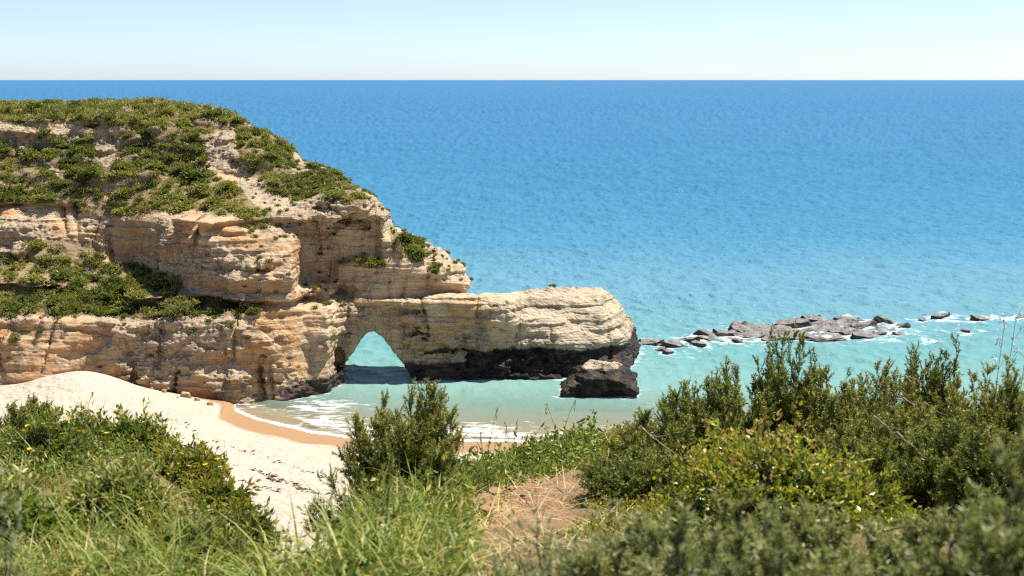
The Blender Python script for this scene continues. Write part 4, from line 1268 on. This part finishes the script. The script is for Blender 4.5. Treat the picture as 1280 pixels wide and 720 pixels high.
# rosemary close to the camera, and grey-leaved shrubs
RS = [
 (800, 3.3, 0.54, 0.24, 12, 0.55, 0.60, 651, 'pale blurred rosemary next to the silvery plant'),
 (880, 3.0, 0.64, 0.24, 13, 0.55, 0.45, 652, 'rosemary with upright sprays in front of the glossy bush'),
 (975, 2.9, 0.70, 0.22, 13, 0.6, 0.40, 653, 'rosemary spray reaching up before the dark centre of the bush'),
 (1070, 2.8, 0.64, 0.22, 13, 0.45, 0.42, 654, 'rosemary arching over the golden ground cover'),
 (1160, 2.6, 0.70, 0.22, 14, 0.45, 0.38, 655, 'rosemary dotted with lilac flowers near the corner'),
 (1250, 2.6, 0.90, 0.24, 16, 0.5, 0.36, 656, 'tall rosemary filling the corner at the edge of the picture'),
 (930, 3.9, 0.50, 0.28, 12, 0.4, 0.46, 658, 'low rosemary tucked under the left half of the glossy bush'),
 (1045, 3.8, 0.48, 0.26, 12, 0.4, 0.46, 659, 'low rosemary between the glossy bush and the golden ground cover'),
 (1120, 3.2, 0.54, 0.24, 12, 0.4, 0.42, 660, 'low rosemary edging the golden ground cover, toward the camera'),
 (1200, 3.4, 0.62, 0.26, 12, 0.4, 0.36, 648, 'rosemary behind the corner bush, before the dark heath'),
 (1370, 2.7, 0.88, 0.26, 13, 0.5, 0.4, 657, 'rosemary bush cut off by the picture edge'),
]
_rg = np.random.default_rng(66)
V, F, t = leaves(_rg, _rg.normal(0, 0.005, (9, 3)), rand_dirs(_rg, 9), 0.010, 0.008, np.full(9, 0.5))
flower_me = mesh_np('flower', V, F, PETAL_L, False, {'tint': t})
for px, D, hh, sp, mn, upr, tn, sd, lab in RS:
    w, f, (NPt, NA) = twiggy(sd, hh, sp * 1.35, mn * 5, 24, 46, 0.024, 0.0050, 0.62, tn - 0.20, upr, 0.005, 0.11, 0.25)
    r = shrub('rosemary_bush', lab, 'shrub', on_slope(px, D), w, f, ROSE)
    rg = np.random.default_rng(sd)
    hi = np.flatnonzero(NPt[:, 2] > hh * 0.55)
    for c in NPt[rg.choice(hi, 4 if sd < 654 else 12)]:
        link('flower', flower_me, r, tuple(c))
GS = [
 (20, 2.7, 0.78, 0.24, 120, 661, 'blurred grey green leafy plant in the corner below the grassy bank'),
 (-40, 3.2, 0.95, 0.26, 110, 662, 'taller grey green plant at the picture edge behind the corner plant'),
 (640, 3.3, 0.47, 0.22, 130, 663, 'low grey leaved plant in front of the bare earth'),
 (715, 3.5, 0.55, 0.22, 150, 664, 'pale silvery plant between the bare earth and the rosemary'),
 (120, 2.6, 0.62, 0.2, 80, 665, 'low silvery leaves along the bottom of the picture below the grass'),
 (250, 3.0, 0.62, 0.16, 60, 666, 'tips of a silvery plant at the bottom of the picture beneath the dry grass'),
]
for px, D, hh, sp, ntw, sd, lab in GS:
    w, f = leafy(sd, hh, sp * 1.1, ntw * 4, 18, 0.022, 0.011, 0.35, 0.42)
    shrub('silvery_plant', lab, 'plant', on_slope(px, D), w, f, GREY)

# ------------------------------------------------------------------ grass and weeds
rng = np.random.default_rng(700)
def left_keep(px, D, r):
    p = -0.05 + 1.3 * np.clip(0.5 + 1.2 * Noise2(710, 0.9)((px - 640) * D / FPX, D), 0, 1)
    p = p * np.where((px > 255) & (D > 7.2), 0.35, 1) * np.where((px > 300) & (px < 350) & (D > 7), 0.25, 1)
    return r.random(len(px)) < p
P, px, D = scatter(rng, 16000, -200, 420, 3.6, 12.2, left_keep)
dry = Noise2(711, 1.1)(P[:, 0], P[:, 1]) * 0.5 + np.clip((px - 190) / 120, 0, 1) * np.clip((D - 7) / 2, 0, 1) * 0.35 + 0.06 * np.clip((6.8 - D) / 1.5, 0, 1)
n = len(P)
clump = Noise2(713, 0.45)(P[:, 0], P[:, 1])
L = rng.uniform(0.08, 0.27, n) * np.clip(1.0 + clump * 0.8, 0.35, 1.6) * np.where(px > 240, 0.65, 1) * np.where(rng.random(n) < 0.05, 1.5, 1)
V1 = blades(rng, P, L, rng.uniform(0.004, 0.0105, n), rng.uniform(0.02, 0.75, n), rng.uniform(0.3, 2.6, n), np.clip(0.44 + dry * 0.6 - 0.08 + rng.normal(0, 0.22, n), 0, 1), 4)
tag(link('bank_grass', mesh_np('bank_grass', V1[0], V1[1], STRAW, True, {'tint': V1[2]})), 'tall mixed green and straw grass on the bank above the beach', kind='stuff')

P, px, D = scatter(rng, 5600, 330, 585, 3.9, 9.2, lambda px, D, r: r.random(len(px)) < np.clip(1.5 - np.abs(px - 450) / 130 - np.clip(D - 6.4, 0, 3) * 0.28, 0.08, 1))
n = len(P)
V1 = blades(rng, P, rng.uniform(0.08, 0.34, n) * np.clip(1 + 0.9 * Noise2(714, 0.4)(P[:, 0], P[:, 1]), 0.4, 1.6), rng.uniform(0.004, 0.013, n), rng.uniform(0.02, 0.9, n), rng.uniform(0.4, 2.6, n), np.clip(rng.normal(0.42, 0.24, n), 0, 1), 5)
tag(link('gully_grass', mesh_np('gully_grass', V1[0], V1[1], STRAW, True, {'tint': V1[2]})), 'bright green grass in the hollow in front of the lone heath shrub', kind='stuff')

# weeds with small broad leaves: green along the brink, yellow and red on the bare earth
def weed_mat(name, mat, label, n, area, ln, tint, keep=None, h=0.12):
    P, px, D = scatter(rng, n, *area, keep)
    n = len(P)
    Q = P + np.stack([rng.normal(0, 0.02, n), rng.normal(0, 0.02, n), np.abs(rng.normal(0, h, n))], 1)
    A = rand_dirs(rng, n) + np.array((0, 0, 0.35))
    V, F, t = leaves(rng, Q, A, ln * rng.uniform(0.6, 1.4, n), ln * 0.5, np.clip(rng.normal(tint, 0.2, n), 0, 1))
    tag(link(name, mesh_np(name, V, F, mat, False, {'tint': t})), label, kind='stuff')
weed_mat('brink_weeds', STRAW, 'fresh green weeds along the brink above the surf', 9000, (560, 745, 9.2, 13.0), 0.055, 0.28, lambda px, D, r: r.random(len(px)) < np.clip((D - 9.0) / 2, 0, 1), 0.10)
weed_mat('bank_weeds', STRAW, 'leafy weeds under the tall grass of the bank', 20000, (-200, 330, 3.8, 10.5), 0.034, 0.36, lambda px, D, r: r.random(len(px)) < 0.25 + 0.9 * np.clip(Noise2(715, 1.0)((px - 640) * D / FPX, D) + 0.3, 0, 1), 0.065)
weed_mat('gully_weeds', STRAW, 'leafy weeds between the grass blades of the hollow', 7000, (330, 590, 3.8, 9.5), 0.045, 0.40, None, 0.10)
weed_mat('sourgrass', YELLOW, 'yellow green creeping leaves scattered over the bare red earth', 42000, (560, 830, 4.2, 13), 0.032, 0.52, lambda px, D, r: r.random(len(px)) < np.clip(0.42 + 1.2 * Noise2(717, 0.8)((px - 640) * D / FPX, D) + np.clip((px - 700) / 90, 0, 0.8), 0, 1), 0.025)
weed_mat('golden_groundcover', YELLOW, 'golden ground cover glowing between the glossy bush and the rosemary', 24000, (830, 2400, 3.6, 12.5), 0.026, 0.62, None, 0.03)
weed_mat('thicket_litter', HEATH, 'dead brown needles and leaves under the heath thicket', 9000, (740, 1400, 6.5, 13.2), 0.03, 0.45, None, 0.05)

# dry stems and litter on the bare earth
P, px, D = scatter(rng, 900, 540, 800, 4.2, 11.5)
n = len(P)
V1 = blades(rng, P + np.array((0, 0, 0.015)), rng.uniform(0.08, 0.32, n), rng.uniform(0.003, 0.007, n), rng.uniform(1.2, 1.6, n), rng.uniform(-0.1, 0.4, n), np.clip(rng.normal(0.92, 0.1, n), 0, 1), 3)
tag(link('dry_stems', mesh_np('dry_stems', V1[0], V1[1], STRAW, False, {'tint': V1[2]})), 'bleached dry stems strewn on the bare earth', kind='stuff')

# tall arching clumps standing up against the water
def grass_clump(px, D, n, L, label, seed, tint=0.25, lean=0.35, wd=0.011):
    rg = np.random.default_rng(seed)
    r = empty('grass_clump', on_slope(px, D))
    tag(r, label, 'grass')
    P = rg.normal(0, 0.05, (n, 3)) * (1, 1, 0)
    V, F, t = blades(rg, P, L * rg.uniform(0.45, 1.1, n), wd * rg.uniform(0.6, 1.2, n), rg.uniform(0.0, lean, n), rg.uniform(0.6, 2.4, n), np.clip(rg.normal(tint, 0.14, n), 0, 1), 6)
    link('blades', mesh_np('blades', V, F, STRAW, True, {'tint': t}), r)
    for k in range(max(2, n // 18)):
        a, l = rg.uniform(0, 6.28), L * rg.uniform(0.9, 1.35)
        q = np.linspace(0, 1, 7)[:, None]
        Q = np.array((math.cos(a), math.sin(a), 0)) * (q ** 2) * l * 0.22 + np.array((0, 0, 1)) * q * l
        v, f = tubes([(Q, np.linspace(0.0028, 0.0012, 7))], 4)
        s = link('stalk', mesh_np('stalk', v, f, STRAW, True, {'tint': np.full(len(v), 0.35)}), r)
        m = 16
        V, F, t = leaves(rg, Q[-1] - np.array((0, 0, 1)) * rg.uniform(0, 0.09, (m, 1)), np.array((0, 0, 1.0)) + rand_dirs(rg, m) * 0.45, 0.03, 0.006, np.full(m, 0.75))
        link('seed_head', mesh_np('seed_head', V, F, STRAW, False, {'tint': t}), s)
grass_clump(606, 8.9, 46, 0.50, 'tall arching grass clump just right of the lone heath shrub', 801, 0.22)
grass_clump(640, 9.8, 40, 0.46, 'arching grass clump against the surf, left of the tall stalk', 802, 0.28)
grass_clump(700, 10.8, 34, 0.46, 'grass with the tallest single stalk, in front of the boulder', 803, 0.30)
grass_clump(562, 8.0, 50, 0.34, 'grass clump at the right foot of the lone heath shrub', 804, 0.34)
grass_clump(432, 6.6, 44, 0.36, 'grass clump at the left foot of the lone heath shrub', 805, 0.34)
grass_clump(386, 6.6, 30, 0.32, 'dark sparse grass at the brink below the sand track', 806, 0.20)
grass_clump(100, 9.6, 44, 0.42, 'pale green grass clump on the bank below the sand mound', 807, 0.55)
grass_clump(200, 6.4, 40, 0.36, 'drooping pale grass in the middle of the bank', 808, 0.66)
grass_clump(470, 4.9, 60, 0.36, 'broad bladed grass clump at the bottom of the picture', 809, 0.40, 0.6, 0.014)
grass_clump(525, 5.2, 44, 0.26, 'yellowish grass clump beside the bare earth', 810, 0.60, 0.6)

# yellow daisies on the bank
def daisy_mesh(part):
    if part == 'stem':
        v, f = tubes([(np.array([(0, 0, 0), (0.01, 0.0, 0.15), (0.0, 0.01, 0.30)]), (0.002, 0.002, 0.0015))], 4)
        return mesh_np('stem', v, f, STRAW, True, {'tint': np.full(len(v), 0.3)})
    rg = np.random.default_rng(5)
    a = np.arange(12) * 2 * np.pi / 12
    V, F, t = leaves(rg, np.tile((0.0, 0.01, 0.30), (12, 1)), np.stack([np.cos(a), np.sin(a), 0 * a + 0.35], 1), 0.019, 0.009, np.zeros(12))
    return mesh_np('flower_head', V, F, PETAL_Y, False, {'tint': t})
st_me, fl_me = daisy_mesh('stem'), daisy_mesh('head')
for k in range(46):
    px_, D_ = rng.uniform(20, 330), rng.uniform(7.0, 11.4)
    if D_ > np.interp(px_, _E[:, 0], _E[:, 1]): continue
    r = empty('yellow_daisy', on_slope(px_, D_), rng.uniform(0, 6.28))
    r.rotation_euler = (rng.uniform(-0.25, 0.25), rng.uniform(-0.25, 0.25), rng.uniform(0, 6.28))
    r.scale = (1, 1, rng.uniform(0.8, 1.35))
    tag(r, 'small yellow daisy among the grass of the bank', 'flower', 'yellow daisies on the grassy bank')
    link('stem', st_me, r); link('flower_head', fl_me, r)

# white-flowered stalks above the thicket
for i, (px_, D_, hh, lab) in enumerate([(1238, 8.8, 0.98, 'tall white flowered stalk rising above the grey green heath'), (1252, 8.9, 1.02, 'white flowered stalk next to the first, reaching higher'),
                                         (1268, 8.7, 0.90, 'shorter white flowered stalk nearest the picture edge')]):
    rg = np.random.default_rng(830 + i)
    r = empty('flower_stalk', on_slope(px_, D_)); tag(r, lab, 'flower')
    s = np.linspace(0, 1, 8)[:, None]
    main = np.array((0.05, 0, 0)) * s ** 2 + np.array((0, 0, hh)) * s
    ln = [(main, np.linspace(0.003, 0.0015, 8))]
    ends = [main[-1]]
    for k in range(6):
        o = main[-1 - k % 3] ; e = o + np.array((rg.uniform(-0.07, 0.07), rg.uniform(-0.05, 0.05), rg.uniform(0.02, 0.09)))
        ln.append((np.array([o, (o + e) / 2, e]), (0.0016, 0.0013, 0.001))); ends.append(e)
    v, f = tubes(ln, 4)
    link('stem', mesh_np('stem', v, f, STRAW, True, {'tint': np.full(len(v), 0.5)}), r)
    for e in ends:
        V, F, t = leaves(rg, rg.normal(0, 0.006, (9, 3)), rand_dirs(rg, 9), 0.016, 0.010, np.zeros(9))
        link('flower_head', mesh_np('flower_head', V, F, PETAL_W, False, {'tint': t}), r, tuple(e))

# dead branches caught in the thicket
def dead_branch(p, q, sag, seed, label):
    rg = np.random.default_rng(seed)
    a, b = np.array(p), np.array(q)
    s = np.linspace(0, 1, 10)[:, None]
    P = a + (b - a) * s + np.array((0, 0, 1)) * sag * 4 * s * (1 - s)
    P[1:-1] += rg.normal(0, 0.008, (8, 3))
    ln = [(P, np.linspace(0.005, 0.002, 10))]
    for k in (3, 5, 6, 8):
        d = rand_dirs(rg, 1)[0] * 0.07 + unit(b - a) * 0.07
        ln.append((np.array([P[k], P[k] + d * 0.5, P[k] + d + np.array((0, 0, 0.02))]), (0.003, 0.002, 0.001)))
    r = empty('dead_branch', tuple(a)); tag(r, label, 'branch')
    v, f = tubes([(l[0] - a, l[1]) for l in ln], 5)
    link('wood', mesh_np('wood', v, f, DEAD, True), r)
dead_branch(W(1092, 520, 7.3), W(1146, 562, 7.2), 0.01, 841, 'bleached dead branch slanting down through the heath behind the bush')
dead_branch(W(1120, 498, 8.6), W(1166, 510, 8.5), 0.01, 842, 'grey dead branch lying level among the heath tops')
dead_branch(W(1118, 470, 8.8), W(1158, 488, 8.7), 0.04, 843, 'curved bare twig arching in front of the slim dark heaths')
dead_branch(W(800, 532, 7.4), W(838, 566, 7.3), 0.0, 844, 'thin pale twig crossing the shaded heath near the boulder')

# stones fallen from the cliff on to the sand
for i, (px_, py_, r_, lab) in enumerate([(232, 499, 0.34, 'largest fallen stone at the foot of the ochre wall'), (246, 502, 0.22, 'fallen stone just right of the largest at the foot of the wall'),
                                        (205, 497, 0.20, 'fallen stone left of the largest one, by the sand mound'), (262, 506, 0.26, 'fallen stone at the very edge of the wet sand'),
                                        (190, 495, 0.14, 'little fallen stone high on the flank of the sand mound'), (222, 503, 0.12, 'pebble sized stone lying in front of the largest fallen stone')]):
    me = slab('fallen_stone', 7, r_, r_ * 0.8, r_ * 0.6, 880 + i, 0.05, 2, 0.75)
    me.materials.append(ROCK)
    p = Wz(px_, py_, 0.6)
    o = link('fallen_stone', me, None, (p[0], p[1], float(ground_z(p[0], p[1])) + r_ * 0.15))
    o.rotation_euler = (0.2, 0.15, i * 1.3)
    tag(o, lab, 'stone', 'stones fallen at the foot of the cliff')

# clods of earth
CLOD = plain_material('earth_clod', (0.20, 0.11, 0.06), (0.42, 0.26, 0.15), 12)
for i, (px_, D_, r_, lab) in enumerate([(618, 8.6, 0.075, 'largest brown clod at the top of the bare earth'), (640, 8.9, 0.05, 'clod right of the largest, under the green weeds'),
                                        (600, 8.3, 0.05, 'clod at the foot of the tall grass'), (655, 8.3, 0.035, 'small clod in the middle of the bare earth'),
                                        (326, 8.3, 0.07, 'dark clod on the crumbling brink beside the sand'), (340, 7.9, 0.055, 'orange clod below the dark one on the brink'),
                                        (312, 8.0, 0.05, 'clod half hidden by yellow weeds near the brink'), (606, 7.3, 0.04, 'clod in shade at the edge of the green grass'), (352, 7.5, 0.05, 'lowest clod on the crumbling brink')]):
    me = slab('earth_clod', 7, r_, r_ * 0.8, r_ * 0.6, 860 + i, 0.012, 2, 0.7)
    o = link('earth_clod', me, None, tuple(on_slope(px_, D_, -0.01)))
    me.materials.append(CLOD)
    o.rotation_euler = (0.2, 0.1, i)
    tag(o, lab, 'clod')
# stranded weed on the sand
rg = np.random.default_rng(900)
q = []
for (a, b), m in (((318, 578), (352, 600)), 60), (((335, 585), (392, 618)), 70), (((300, 600), (350, 615)), 30), (((330, 552), (420, 590)), 30), (((200, 512), (320, 548)), 40), (((150, 522), (300, 575)), 46):
    t = rg.random(m)
    for s in t:
        p = Wz(a[0] + (b[0] - a[0]) * s + rg.normal(0, 2), a[1] + (b[1] - a[1]) * s + rg.normal(0, 1.2), 2.0)
        q.append((p[0], p[1], float(ground_z(p[0], p[1])) + 0.02))
q = np.array(q)
V, F, t = leaves(rg, q, rand_dirs(rg, len(q)) * (1, 1, 0.15), rg.uniform(0.1, 0.4, len(q)), 0.09, np.full(len(q), 0.1))
tag(link('stranded_seaweed', mesh_np('stranded_seaweed', V, F, WOOD, False)), 'dark scraps of weed stranded in lines on the pale sand', kind='stuff')
